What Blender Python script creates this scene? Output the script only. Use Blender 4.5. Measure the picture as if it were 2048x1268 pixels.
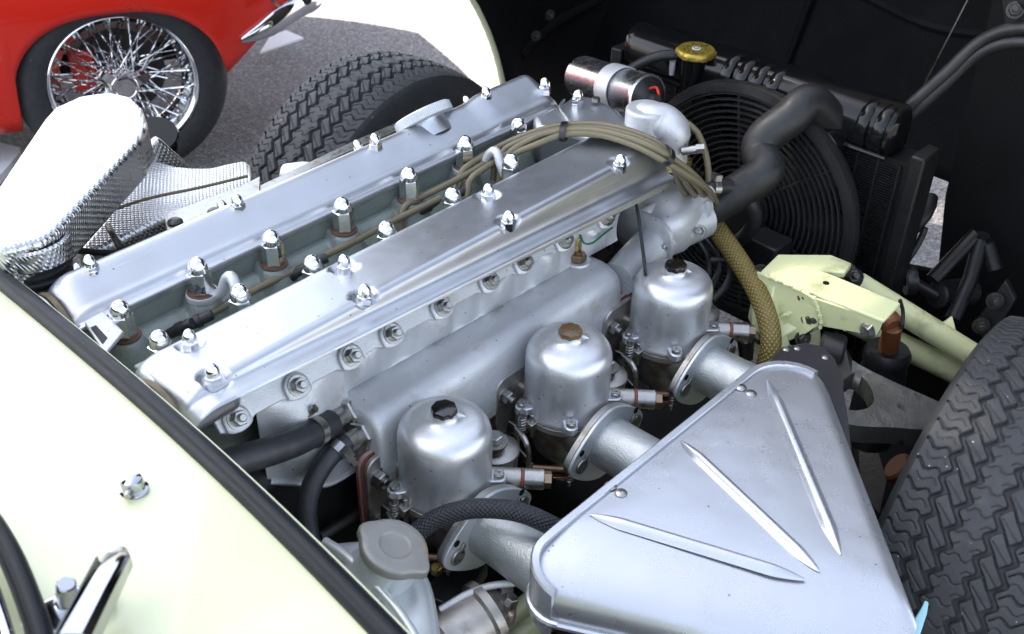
import bpy, bmesh, math, random
import numpy as np
from mathutils import Vector, Matrix
random.seed(7); rng = np.random.default_rng(7)
for o in list(bpy.data.objects): bpy.data.objects.remove(o)
scene = bpy.context.scene
COL = scene.collection
# ------------------------------------------------------------------ camera
# X = forward along the car, Y = towards its left side, Z = up, metres
cam_d = bpy.data.cameras.new('camera'); cam = bpy.data.objects.new('camera', cam_d); COL.objects.link(cam)
cam_d.sensor_width = 36.0; cam_d.lens = 36.0 * 2200 / 2048; cam_d.clip_start = 0.02; cam_d.clip_end = 2000
Rr = ((0.68611614, -0.72724413, 0.0189899), (0.41799236, 0.41544926, 0.80788879), (0.59542172, 0.5463679, -0.58902894))
cam.matrix_world = Matrix(((Rr[0][0], Rr[1][0], -Rr[2][0], -0.41502), (Rr[0][1], Rr[1][1], -Rr[2][1], -0.89209),
                           (Rr[0][2], Rr[1][2], -Rr[2][2], 1.48933), (0, 0, 0, 1)))
cam_d.dof.use_dof = True; cam_d.dof.focus_distance = 1.45; cam_d.dof.aperture_fstop = 9.0
scene.camera = cam
# ------------------------------------------------------------------ sky, sun, exposure
SUN = Vector((-0.26, 0.60, 0.755)).normalized()
world = bpy.data.worlds.new('World'); scene.world = world; world.use_nodes = True
wn = world.node_tree.nodes; wl = world.node_tree.links
for n in list(wn): wn.remove(n)
sky = wn.new('ShaderNodeTexSky'); sky.sky_type = 'NISHITA'; sky.sun_disc = False
sky.sun_elevation = math.asin(SUN.z); sky.sun_rotation = math.atan2(SUN.x, SUN.y)
sky.air_density = 1.0; sky.dust_density = 1.6; sky.ozone_density = 1.0; sky.altitude = 50
hs = wn.new('ShaderNodeHueSaturation'); hs.inputs['Saturation'].default_value = 0.54
bg = wn.new('ShaderNodeBackground'); bg.inputs['Strength'].default_value = 0.08
wo = wn.new('ShaderNodeOutputWorld')
wl.new(sky.outputs[0], hs.inputs['Color']); wl.new(hs.outputs[0], bg.inputs['Color']); wl.new(bg.outputs[0], wo.inputs['Surface'])
sun_d = bpy.data.lights.new('sun', 'SUN'); sun_d.energy = 5.0; sun_d.angle = math.radians(0.53); sun_d.color = (1.0, 0.93, 0.82)
sun = bpy.data.objects.new('sun', sun_d); COL.objects.link(sun)
sun.rotation_euler = SUN.to_track_quat('Z', 'Y').to_euler()
scene.view_settings.view_transform = 'Standard'; scene.view_settings.look = 'None'
scene.view_settings.exposure = 2.9; scene.view_settings.gamma = 1.0; scene.view_settings.use_curve_mapping = False

# ------------------------------------------------------------------ helpers: materials
MATS = {}
def mat(name, base=(.5, .5, .5), metal=0.0, rough=0.5, var=0.10, vscale=40.0, rvar=0.08, bump=0.0, bscale=300.0,
        coat=0.0, spots=None, spot_scale=60.0, spot_lo=.62, spot_hi=.72, pattern=None, pscale=200.0, pbump=.4, stretch=None, coords='Object',
        trans=0.0, spec=None, aniso=0.0, wavy=0.0, specks=None, scratch=0.0):
    m = bpy.data.materials.new(name); m.use_nodes = True
    N = m.node_tree.nodes; L = m.node_tree.links
    b = N['Principled BSDF']
    b.inputs['Metallic'].default_value = metal
    tc = N.new('ShaderNodeTexCoord'); src = tc.outputs[coords]
    if stretch:
        mp = N.new('ShaderNodeMapping'); mp.inputs['Scale'].default_value = stretch; L.new(src, mp.inputs['Vector']); src2 = mp.outputs[0]
    else: src2 = src
    n1 = N.new('ShaderNodeTexNoise'); n1.inputs['Scale'].default_value = vscale; n1.inputs['Detail'].default_value = 6; L.new(src2, n1.inputs['Vector'])
    mix = N.new('ShaderNodeMix'); mix.data_type = 'RGBA'
    mix.inputs[6].default_value = tuple(max(0, c * (1 - var * 1.6)) for c in base) + (1,)
    mix.inputs[7].default_value = tuple(min(1, c * (1 + var * 1.2)) for c in base) + (1,)
    L.new(n1.outputs['Fac'], mix.inputs[0]); col = mix.outputs[2]
    if spots:
        n2 = N.new('ShaderNodeTexNoise'); n2.inputs['Scale'].default_value = spot_scale; n2.inputs['Detail'].default_value = 5; L.new(src, n2.inputs['Vector'])
        cr = N.new('ShaderNodeValToRGB'); cr.color_ramp.elements[0].position = spot_lo; cr.color_ramp.elements[1].position = spot_hi
        L.new(n2.outputs['Fac'], cr.inputs[0])
        mx = N.new('ShaderNodeMix'); mx.data_type = 'RGBA'; L.new(cr.outputs[0], mx.inputs[0]); L.new(col, mx.inputs[6]); mx.inputs[7].default_value = tuple(spots) + (1,)
        col = mx.outputs[2]
    L.new(col, b.inputs['Base Color'])
    mr = N.new('ShaderNodeMapRange'); mr.inputs['From Min'].default_value = .3; mr.inputs['From Max'].default_value = .7
    mr.inputs['To Min'].default_value = max(.02, rough - rvar); mr.inputs['To Max'].default_value = min(1, rough + rvar)
    n3 = N.new('ShaderNodeTexNoise'); n3.inputs['Scale'].default_value = vscale * 1.7; n3.inputs['Detail'].default_value = 4; L.new(src2, n3.inputs['Vector'])
    L.new(n3.outputs['Fac'], mr.inputs['Value']); L.new(mr.outputs[0], b.inputs['Roughness'])
    nrm = None
    if bump:
        nb = N.new('ShaderNodeTexNoise'); nb.inputs['Scale'].default_value = bscale; nb.inputs['Detail'].default_value = 3; L.new(src2, nb.inputs['Vector'])
        bp = N.new('ShaderNodeBump'); bp.inputs['Strength'].default_value = bump; bp.inputs['Distance'].default_value = .002
        L.new(nb.outputs['Fac'], bp.inputs['Height']); nrm = bp.outputs[0]
    if wavy:
        nw = N.new('ShaderNodeTexNoise'); nw.inputs['Scale'].default_value = 11; nw.inputs['Detail'].default_value = 2; L.new(src, nw.inputs['Vector'])
        bw = N.new('ShaderNodeBump'); bw.inputs['Strength'].default_value = wavy; bw.inputs['Distance'].default_value = .02; L.new(nw.outputs['Fac'], bw.inputs['Height'])
        if nrm: L.new(nrm, bw.inputs['Normal'])
        nrm = bw.outputs[0]
    if scratch:
        for rz, sc in ((.5, 260), (-.35, 340), (1.4, 300)):
            ms = N.new('ShaderNodeMapping'); ms.inputs['Rotation'].default_value = (0, 0, rz); ms.inputs['Scale'].default_value = (.025, 1, .3); L.new(src, ms.inputs['Vector'])
            ns = N.new('ShaderNodeTexNoise'); ns.inputs['Scale'].default_value = sc; ns.inputs['Detail'].default_value = 1; L.new(ms.outputs[0], ns.inputs['Vector'])
            rs = N.new('ShaderNodeValToRGB'); rs.color_ramp.elements[0].position = .66; rs.color_ramp.elements[1].position = .72; L.new(ns.outputs['Fac'], rs.inputs[0])
            bs = N.new('ShaderNodeBump'); bs.inputs['Strength'].default_value = scratch; bs.inputs['Distance'].default_value = .0008; bs.invert = True; L.new(rs.outputs[0], bs.inputs['Height'])
            if nrm: L.new(nrm, bs.inputs['Normal'])
            nrm = bs.outputs[0]
    if specks:
        vs_ = N.new('ShaderNodeTexVoronoi'); vs_.inputs['Scale'].default_value = 130; L.new(src, vs_.inputs['Vector'])
        sp_ = N.new('ShaderNodeSeparateColor'); L.new(vs_.outputs['Color'], sp_.inputs[0])
        m1 = N.new('ShaderNodeMath'); m1.operation = 'GREATER_THAN'; m1.inputs[1].default_value = .955; L.new(sp_.outputs[0], m1.inputs[0])
        m2 = N.new('ShaderNodeMath'); m2.operation = 'LESS_THAN'; m2.inputs[1].default_value = .16; L.new(vs_.outputs['Distance'], m2.inputs[0])
        m3 = N.new('ShaderNodeMath'); m3.operation = 'MULTIPLY'; L.new(m1.outputs[0], m3.inputs[0]); L.new(m2.outputs[0], m3.inputs[1])
        mz = N.new('ShaderNodeMix'); mz.data_type = 'RGBA'; L.new(m3.outputs[0], mz.inputs[0]); L.new(col, mz.inputs[6]); mz.inputs[7].default_value = tuple(specks) + (1,)
        col = mz.outputs[2]; L.new(col, b.inputs['Base Color'])
    if pattern:
        def wave(direction, sc):
            w = N.new('ShaderNodeTexWave'); w.bands_direction = direction; w.inputs['Scale'].default_value = sc; w.inputs['Distortion'].default_value = .6
            w.inputs['Detail'].default_value = 1; return w
        if pattern == 'braid':
            mp1 = N.new('ShaderNodeMapping'); mp1.inputs['Rotation'].default_value = (0, 0, .8); L.new(tc.outputs['UV'], mp1.inputs['Vector'])
            mp2 = N.new('ShaderNodeMapping'); mp2.inputs['Rotation'].default_value = (0, 0, -.8); L.new(tc.outputs['UV'], mp2.inputs['Vector'])
            w1 = wave('X', pscale); w2 = wave('X', pscale); L.new(mp1.outputs[0], w1.inputs['Vector']); L.new(mp2.outputs[0], w2.inputs['Vector'])
        else:   # weave
            w1 = wave('X', pscale); w2 = wave('X', pscale)
            for w_, rot in ((w1, (0, .62, .55)), (w2, (.0, -.62, -1.0))):
                mq = N.new('ShaderNodeMapping'); mq.inputs['Rotation'].default_value = rot; L.new(src, mq.inputs['Vector']); L.new(mq.outputs[0], w_.inputs['Vector'])
        mm = N.new('ShaderNodeMath'); mm.operation = 'MULTIPLY'; L.new(w1.outputs['Fac'], mm.inputs[0]); L.new(w2.outputs['Fac'], mm.inputs[1])
        bp2 = N.new('ShaderNodeBump'); bp2.inputs['Strength'].default_value = pbump; bp2.inputs['Distance'].default_value = .002
        L.new(mm.outputs[0], bp2.inputs['Height'])
        if nrm: L.new(nrm, bp2.inputs['Normal'])
        nrm = bp2.outputs[0]
        if pattern == 'braid':
            dk = N.new('ShaderNodeMix'); dk.data_type = 'RGBA'; dk.blend_type = 'MIX'
            L.new(mm.outputs[0], dk.inputs[0]); dk.inputs[6].default_value = tuple(c * .35 for c in base) + (1,); L.new(col, dk.inputs[7]); L.new(dk.outputs[2], b.inputs['Base Color'])
    if nrm: L.new(nrm, b.inputs['Normal'])
    if coat: b.inputs['Coat Weight'].default_value = coat; b.inputs['Coat Roughness'].default_value = .04
    if trans: b.inputs['Transmission Weight'].default_value = trans
    if spec is not None: b.inputs['Specular IOR Level'].default_value = spec
    if aniso: b.inputs['Anisotropic'].default_value = aniso
    MATS[name] = m
    return m
mat('polished_aluminium', (.48, .50, .53), .92, .36, .03, 30, .02, .10, 900, spots=(.40, .39, .38), spot_scale=9, spot_lo=.50, spot_hi=.90, wavy=.07, specks=(.22, .20, .18), scratch=.10)
mat('cast_aluminium', (.60, .61, .63), .52, .44, .07, 35, .06, .32, 600, spots=(.46, .42, .37), spot_scale=30, spot_lo=.60, spot_hi=.80, specks=(.25, .21, .17))
mat('dashpot_aluminium', (.64, .65, .67), .80, .36, .06, 30, .06, .04, 800, stretch=(1, 1, .3), spots=(.40, .39, .37), spot_scale=16, spot_lo=.55, spot_hi=.84, wavy=.06, specks=(.25, .22, .19), scratch=.15)
mat('carb_casting', (.46, .44, .41), .9, .45, .18, 50, .08, .25, 600, spots=(.26, .20, .14), spot_scale=35, spot_lo=.54, spot_hi=.70)
mat('head_casting', (.24, .275, .25), .35, .48, .10, 45, .08, .45, 420, spots=(.20, .19, .16), spot_scale=30, spot_lo=.60, spot_hi=.74)
mat('chrome', (.86, .86, .87), 1, .06, .02, 30, .03)
mat('dark_reflection_chrome', (.42, .43, .46), 1, .10, .05, 30, .04)  # chrome darkened in colour to suggest dark reflections
mat('coil_chrome', (.84, .84, .88), 1, .26, .02, 30, .03)
mat('zinc_steel', (.42, .415, .40), 1, .33, .12, 90, .08, .06, 600, spots=(.36, .28, .20), spot_scale=80, spot_lo=.56, spot_hi=.70)
mat('rusty_washer', (.12, .065, .045), .4, .6, .25, 200)
mat('brass', (.68, .52, .22), 1, .30, .15, 90)
mat('bronze_nut', (.30, .22, .15), 1, .42, .15, 90)
mat('silver_paint', (.53, .545, .58), .80, .28, .025, 12, .03, .04, 900, wavy=.08, specks=(.20, .19, .18))
mat('grey_trumpet', (.47, .49, .49), .8, .42, .06, 60, .05, .35, 480)
mat('black_rubber', (.013, .0135, .0145), 0, .48, .15, 60, .08, .10, 500)
mat('hose_rubber', (.026, .028, .033), 0, .46, .15, 60, .08, .12, 500, spots=(.05, .05, .052), spot_scale=50, spot_lo=.6, spot_hi=.75)
mat('braided_hose', (.045, .047, .058), 0, .5, .1, 60, .06, pattern='braid', pscale=85, pbump=.9)
mat('brown_braid', (.36, .27, .07), 0, .5, .12, 60, .06, pattern='braid', pscale=62, pbump=.9)
mat('seal_rubber', (.006, .007, .010), 0, .40, .1, 40, .05, spec=.28)
mat('tyre_rubber', (.033, .034, .037), 0, .66, .18, 30, .10, .25, 700, spots=(.050, .047, .042), spot_scale=60, spot_lo=.60, spot_hi=.76, specks=(.35, .33, .30))
mat('black_gloss', (.005, .005, .0055), 0, .14, .1, 30, .04, spec=.3)
mat('black_satin', (.009, .009, .0095), 0, .45, .2, 20, .08, spots=(.016, .015, .014), spot_scale=40, spot_lo=.62, spot_hi=.75, spec=.3)
mat('bonnet_black', (.0048, .0048, .005), 0, .75, .3, 8, .08, .1, 60, spec=.15)
mat('black_plastic', (.014, .014, .0145), 0, .36, .1, 60, spec=.5)
mat('grille_plastic', (.022, .023, .024), 0, .34, .1, 60)
mat('forged_steel', (.15, .145, .13), .7, .42, .25, 40, .08, .25, 260, spots=(.06, .05, .04), spot_scale=40)
mat('dark_steel', (.06, .057, .05), .6, .42, .25, 40, .08, .25, 260, spots=(.05, .04, .035), spot_scale=40)
mat('engine_block', (.022, .022, .020), .3, .6, .3, 30)
mat('primrose', (.71, .72, .46), 0, .32, .03, 10, .04, coat=.6)
mat('primrose_frame', (.66, .68, .38), 0, .38, .06, 25, .05, coat=.2, spots=(.20, .18, .09), spot_scale=22, spot_lo=.56, spot_hi=.80, bump=.12, bscale=120)
mat('red_paint', (.72, .022, .010), 0, .25, .03, 8, .03, coat=1)
mat('foil_cloth', (.58, .58, .58), 1, .30, .05, 30, .08, .9, 28, pattern='weave', pscale=80, pbump=.45)
mat('foil_tape', (.55, .56, .57), 1, .22, .06, 40, .08, .4, 60)
mat('gasket_red', (.24, .05, .03), 0, .5, .15, 80)
mat('gasket_cork', (.17, .135, .08), 0, .7, .25, 120, .05, .3, 300)
mat('tan_cable', (.15, .128, .075), 0, .42, .12, 60)
mat('green_wire', (.02, .16, .10), 0, .4)
mat('red_wire', (.45, .03, .02), 0, .4)
mat('white_thread', (.5, .5, .45), 0, .5)
mat('orange_bush', (.15, .05, .014), 0, .5, .15, 50)
mat('tank_grey', (.55, .58, .59), .55, .36, .05, 25, .06, .05, 400)
mat('cap_grey', (.27, .265, .25), .5, .50, .12, 50, .06, .15, 400, spots=(.34, .27, .17), spot_scale=30)
mat('gold_cap', (.40, .29, .05), .6, .32, .08, 50)
mat('bakelite', (.008, .006, .006), 0, .16, .1, 50, coat=.4)
mat('bakelite_brown', (.11, .065, .025), 0, .25, .25, 120, coat=.2)
mat('white_card', (.80, .80, .80), 0, .5, .03)
mat('blue_plastic', (.30, .55, .62), 0, .35, .05)
mat('clear_plastic', (.03, .03, .036), 0, .10, .06, 30, coat=.5)
mat('leaf', (.055, .10, .03), 0, .55, .3, 3)
mat('bark', (.10, .075, .05), 0, .85, .3, 10)
mat('glass_dark', (.05, .06, .08), 0, .04, .1, 3, coat=1)
mat('lamp_glass', (.75, .70, .66), .1, .08, .1, 30, coat=1)
mat('cap_print', (.03, .025, .015), 0, .4)
mat('cap_white', (.75, .75, .75), 0, .4)
mat('copper', (.22, .13, .09), .9, .4, .2, 60)

# ------------------------------------------------------------------ helpers: objects
OFF = {}     # root name -> Vector subtracted from world coordinates
def T(p): return Vector(p)
def tag(o, label, cat, group=None):
    o['label'] = label; o['category'] = cat
    if group: o['group'] = group
    return o
def thing(name, label, cat, loc=(0, 0, 0), rotz=0.0, group=None, local=False):
    o = bpy.data.objects.new(name, None); COL.objects.link(o); o.empty_display_size = .05
    o.location = loc; o.rotation_euler = (0, 0, rotz); OFF[o.name] = Vector((0, 0, 0)) if local else Vector(loc)
    return tag(o, label, cat, group)
def rootof(p):
    while p.parent: p = p.parent
    return p
def offset(parent):
    return OFF.get(rootof(parent).name, Vector((0, 0, 0))) if parent else Vector((0, 0, 0))
def finish(o, parent):
    COL.objects.link(o)
    if parent: o.parent = parent
    return o
class MB:
    """collects shapes; build() links them as ONE mesh object"""
    def __init__(s): s.v = []; s.f = []; s.uv = {}
    def add(s, vs, fs):
        k = len(s.v); s.v += [Vector(v) for v in vs]; s.f += [tuple(i + k for i in f) for f in fs]; return k
    def box(s, c, size, rot=None):
        c = Vector(c); h = Vector(size) / 2
        vs = [Vector((sx * h.x, sy * h.y, sz * h.z)) for sx in (-1, 1) for sy in (-1, 1) for sz in (-1, 1)]
        if rot is not None: vs = [rot @ v for v in vs]
        s.add([c + v for v in vs], [(0, 1, 3, 2), (4, 6, 7, 5), (0, 4, 5, 1), (2, 3, 7, 6), (0, 2, 6, 4), (1, 5, 7, 3)]); return s
    def lathe(s, prof, o, ax=(0, 0, 1), n=32, closed=False):
        """prof = [(radius, height along axis)]"""
        o = Vector(o); M = basis(ax); k = len(s.v); rings = []
        for r, h in prof:
            if r < 1e-6: rings.append([len(s.v)]); s.v.append(o + M @ Vector((0, 0, h)))
            else:
                ids = []
                for i in range(n):
                    a = 2 * math.pi * i / n; ids.append(len(s.v)); s.v.append(o + M @ Vector((r * math.cos(a), r * math.sin(a), h)))
                rings.append(ids)
        pr = list(zip(rings, rings[1:])) + ([(rings[-1], rings[0])] if closed else [])
        for a, b in pr:
            if len(a) == 1 and len(b) == 1: continue
            for i in range(n):
                j = (i + 1) % n
                if len(a) == 1: s.f.append((a[0], b[j], b[i]))
                elif len(b) == 1: s.f.append((a[i], a[j], b[0]))
                else: s.f.append((a[i], a[j], b[j], b[i]))
        return s
    def cyl(s, p0, p1, r0, r1=None, n=16, bev=0.0):
        p0 = Vector(p0); p1 = Vector(p1); r1 = r0 if r1 is None else r1; L = (p1 - p0).length; b = min(bev, r0 * .4, r1 * .4, L * .3)
        pr = [(0, 0), (r0 - b, 0), (r0, b), (r1, L - b), (r1 - b, L), (0, L)] if b else [(0, 0), (r0, 0), (r1, L), (0, L)]
        return s.lathe(pr, p0, p1 - p0, n)
    def sphere(s, c, r, n=16, sq=(1, 1, 1)):
        k = len(s.v); m = n // 2
        s.lathe([(r * math.sin(math.pi * i / m) if 0 < i < m else 0, -r * math.cos(math.pi * i / m)) for i in range(m + 1)], (0, 0, 0), (0, 0, 1), n)
        for i in range(k, len(s.v)): s.v[i] = Vector(c) + Vector([a * b for a, b in zip(s.v[i], sq)])
        return s
    def prism(s, poly, z0, z1=None, d=None):
        """poly: 3D points (planar outline); extruded by vector d (default straight down to z0)"""
        P = [Vector(p) for p in poly]
        if d is None: d = Vector((0, 0, z0))
        else: d = Vector(d)
        n = len(P); nrm = sum(((P[i] - P[0]).cross(P[(i + 1) % n] - P[0]) for i in range(1, n)), Vector())
        if nrm.dot(d) > 0: P.reverse()
        s.add(P + [p + d for p in P], [tuple(range(n)), tuple(range(2 * n - 1, n - 1, -1))] + [(i, i + n, (i + 1) % n + n, (i + 1) % n) for i in range(n)]); return s
    def loft(s, rings, closed=True, caps=True):
        n = len(rings[0]); k = len(s.v)
        for r in rings: s.v += [Vector(p) for p in r]
        m = n if closed else n - 1
        for a in range(len(rings) - 1):
            for i in range(m):
                j = (i + 1) % n
                s.f.append((k + a * n + i, k + a * n + j, k + (a + 1) * n + j, k + (a + 1) * n + i))
        if caps and closed:
            s.f.append(tuple(k + i for i in range(n - 1, -1, -1))); e = k + (len(rings) - 1) * n; s.f.append(tuple(e + i for i in range(n)))
        return s
    def tube(s, pts, r, n=12, step=None, caps=True, smooth=True):
        P = catmull(pts, step or .012) if smooth and len(pts) > 2 else [Vector(p) for p in pts]
        R = r if callable(r) else (lambda t: r)
        k = len(s.v); L = 0.0; up = None; N = len(P)
        for i, p in enumerate(P):
            t = (P[min(i + 1, N - 1)] - P[max(i - 1, 0)]).normalized()
            if up is None: up = t.orthogonal().normalized()
            else: up = (up - t * up.dot(t)).normalized()
            b = t.cross(up)
            if i: L += (p - P[i - 1]).length
            rr = R(i / (N - 1))
            for j in range(n):
                a = 2 * math.pi * j / n; s.v.append(p + (up * math.cos(a) + b * math.sin(a)) * rr)
                s.uv[len(s.v) - 1] = (j / n * 2 * math.pi * rr, L, 2 * math.pi * rr)
        for i in range(N - 1):
            for j in range(n):
                jj = (j + 1) % n
                s.f.append((k + i * n + j, k + i * n + jj, k + (i + 1) * n + jj, k + (i + 1) * n + j))
        if caps:
            s.f.append(tuple(k + j for j in range(n - 1, -1, -1))); s.f.append(tuple(k + (N - 1) * n + j for j in range(n)))
        return s
    def grid(s, nu, nv, fn):
        k = len(s.v)
        for i in range(nu + 1):
            for j in range(nv + 1): s.v.append(Vector(fn(i / nu, j / nv)))
        for i in range(nu):
            for j in range(nv):
                a = k + i * (nv + 1) + j; s.f.append((a, a + nv + 1, a + nv + 2, a + 1))
        return s
    def mesh(s, name, material, off=None, angle=38, fix=True):
        me = bpy.data.meshes.new(name)
        vs = s.v if off is None else [v - off for v in s.v]
        me.from_pydata([tuple(v) for v in vs], [], s.f)
        if s.uv:
            ul = me.uv_layers.new(name='UVMap'); 
            for poly in me.polygons:
                us = [s.uv.get(me.loops[li].vertex_index) for li in poly.loop_indices]
                mx = max((u[0] for u in us if u), default=0)
                for li, u in zip(poly.loop_indices, us):
                    if u: ul.data[li].uv = (u[0] + (u[2] if mx - u[0] > u[2] * .5 else 0), u[1])
        if fix:
            bm = bmesh.new(); bm.from_mesh(me); bmesh.ops.recalc_face_normals(bm, faces=bm.faces); bm.to_mesh(me); bm.free()
        if angle is not None:
            for p in me.polygons: p.use_smooth = True
            me.set_sharp_from_angle(angle=math.radians(angle))
        me.materials.append(MATS[material])
        return me
    def build(s, name, material, parent=None, bevel=0.0, seg=2, angle=38, fix=True, solid=0.0):
        o = bpy.data.objects.new(name, s.mesh(name, material, offset(parent) if parent else None, angle, fix))
        if solid: md = o.modifiers.new('thick', 'SOLIDIFY'); md.thickness = solid; md.offset = 0
        if bevel:
            md = o.modifiers.new('edges', 'BEVEL'); md.width = bevel; md.segments = seg; md.limit_method = 'ANGLE'; md.angle_limit = math.radians(32)
        return finish(o, parent)
def basis(ax):
    z = Vector(ax).normalized(); x = z.orthogonal().normalized()
    if abs(z.z) > .999: x = Vector((1, 0, 0))
    y = z.cross(x); return Matrix((x, y, z)).transposed()
def catmull(pts, step):
    P = [Vector(p) for p in pts]; P = [P[0] * 2 - P[1]] + P + [P[-1] * 2 - P[-2]]; out = []
    for i in range(1, len(P) - 2):
        a, b, c, d = P[i - 1:i + 3]; n = max(2, int((c - b).length / step))
        for k in range(n):
            t = k / n
            out.append(.5 * ((2 * b) + (c - a) * t + (2 * a - 5 * b + 4 * c - d) * t * t + (3 * b - a - 3 * c + d) * t ** 3))
    out.append(P[-2]); return out
def place(name, me, o, ax=(0, 0, 1), parent=None, spin=0.0, scale=1.0):
    """an object that shares mesh data, standing at o with its Z along ax"""
    ob = bpy.data.objects.new(name, me)
    M = Matrix.Translation(Vector(o) - (offset(parent) if parent else Vector())) @ (basis(ax) @ Matrix.Rotation(spin, 3, 'Z')).to_4x4() @ Matrix.Scale(scale, 4)
    ob.matrix_basis = M
    return finish(ob, parent)
def sstep(a, b, x):
    t = min(1, max(0, (x - a) / (b - a))); return t * t * (3 - 2 * t)
def hexprof(mb, r, z0, z1, ch=.0015, n=6, rot=0.0, o=(0, 0, 0)):
    k = []
    for rr, z in ((r * .9, z0), (r, z0 + ch * .6), (r, z1 - ch), (r * .88, z1)):
        k.append([Vector((rr * math.cos(2 * math.pi * i / n + rot), rr * math.sin(2 * math.pi * i / n + rot), z)) + Vector(o) for i in range(n)])
    mb.loft(k); return mb
# shared small hardware meshes
def acorn(name, r, hh, tot, m='chrome', washer=True):
    b = MB(); hexprof(b, r, .0, hh)
    rd = r * .86; b.lathe([(rd, hh - .001)] + [(rd * math.cos(a), hh + (tot - hh) * math.sin(a)) for a in [i * math.pi / 16 for i in range(1, 8)]] + [(0, tot)], (0, 0, 0), (0, 0, 1), 20)
    return b.mesh(name, m, angle=30)
ACORN_BIG = acorn('acorn_nut', .0136, .029, .0455)
ACORN = acorn('acorn_nut', .0088, .014, .0270)
def plain_nut(name, r, h, m, stud=True):
    b = MB(); b.cyl((0, 0, -.002), (0, 0, .0005), r * 1.35, n=20); hexprof(b, r, .0, h)
    if stud: b.cyl((0, 0, h - .002), (0, 0, h + .005), r * .52, n=12, bev=.001)
    return b.mesh(name, m, angle=30)
NUT = plain_nut('nut', .0090, .009, 'zinc_steel'); NUT_S = plain_nut('nut', .0065, .007, 'zinc_steel')
NUT_DARK = plain_nut('bolt', .0090, .009, 'dark_steel')
BOLT = plain_nut('bolt', .0095, .008, 'zinc_steel', False)
WASHER = MB().lathe([(.011, 0), (.0165, 0), (.017, .0012), (.0165, .0025), (.011, .0025)], (0, 0, 0), n=24).mesh('washer', 'rusty_washer')
b = MB(); b.lathe([(0, .006), (.0052, .006), (.0062, .0045), (.0062, 0), (0, 0)], (0, 0, 0), n=18); SCREW = None
def screw_mesh():
    b = MB(); b.lathe([(.0062, 0), (.0062, .0045), (.005, .006), (.0016, .006), (.0016, .0045)], (0, 0, 0), n=18)
    b.box((.0032, 0, .0058), (.0035, .0105, .0012)); b.box((-.0032, 0, .0058), (.0035, .0105, .0012)); b.box((0, 0, .0040), (.004, .010, .001))
    return b.mesh('screw', 'zinc_steel', angle=30)
SCREW = screw_mesh()
RIVET = MB().lathe([(.0062, 0), (.0060, .001), (.0045, .0022), (.0016, .0026), (.0014, .0015), (0, .0015)], (0, 0, 0), n=18).mesh('rivet', 'zinc_steel')

# ================================================================== the setting
def asphalt():
    m = bpy.data.materials.new('asphalt'); m.use_nodes = True; N = m.node_tree.nodes; L = m.node_tree.links; b = N['Principled BSDF']
    tc = N.new('ShaderNodeTexCoord')
    v = N.new('ShaderNodeTexVoronoi'); v.inputs['Scale'].default_value = 150; L.new(tc.outputs['Object'], v.inputs['Vector'])
    n = N.new('ShaderNodeTexNoise'); n.inputs['Scale'].default_value = 2.2; n.inputs['Detail'].default_value = 8; L.new(tc.outputs['Object'], n.inputs['Vector'])
    r = N.new('ShaderNodeValToRGB'); e = r.color_ramp.elements; e[0].position = 0; e[0].color = (.075, .068, .070, 1); e[1].position = 1; e[1].color = (.30, .28, .27, 1)
    x = e.new(.55); x.color = (.150, .137, .138, 1); x = e.new(.86); x.color = (.215, .198, .196, 1)
    s = N.new('ShaderNodeSeparateColor'); L.new(v.outputs['Color'], s.inputs[0]); L.new(s.outputs[0], r.inputs[0])
    mx = N.new('ShaderNodeMix'); mx.data_type = 'RGBA'; mx.blend_type = 'MULTIPLY'; mx.inputs[0].default_value = .55
    r2 = N.new('ShaderNodeValToRGB'); r2.color_ramp.elements[0].position = .35; r2.color_ramp.elements[0].color = (.62, .60, .60, 1); r2.color_ramp.elements[1].position = .65
    L.new(n.outputs['Fac'], r2.inputs[0]); L.new(r.outputs[0], mx.inputs[6]); L.new(r2.outputs[0], mx.inputs[7]); L.new(mx.outputs[2], b.inputs['Base Color'])
    b.inputs['Roughness'].default_value = .75
    bp = N.new('ShaderNodeBump'); bp.inputs['Strength'].default_value = .45; bp.inputs['Distance'].default_value = .006; L.new(v.outputs['Distance'], bp.inputs['Height']); L.new(bp.outputs[0], b.inputs['Normal'])
    MATS['asphalt'] = m
asphalt()
g = MB(); g.add([(-400, -400, 0), (400, -400, 0), (400, 400, 0), (-400, 400, 0)], [(0, 1, 2, 3)])
go = g.build('ground', 'asphalt'); go['kind'] = 'structure'

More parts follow.
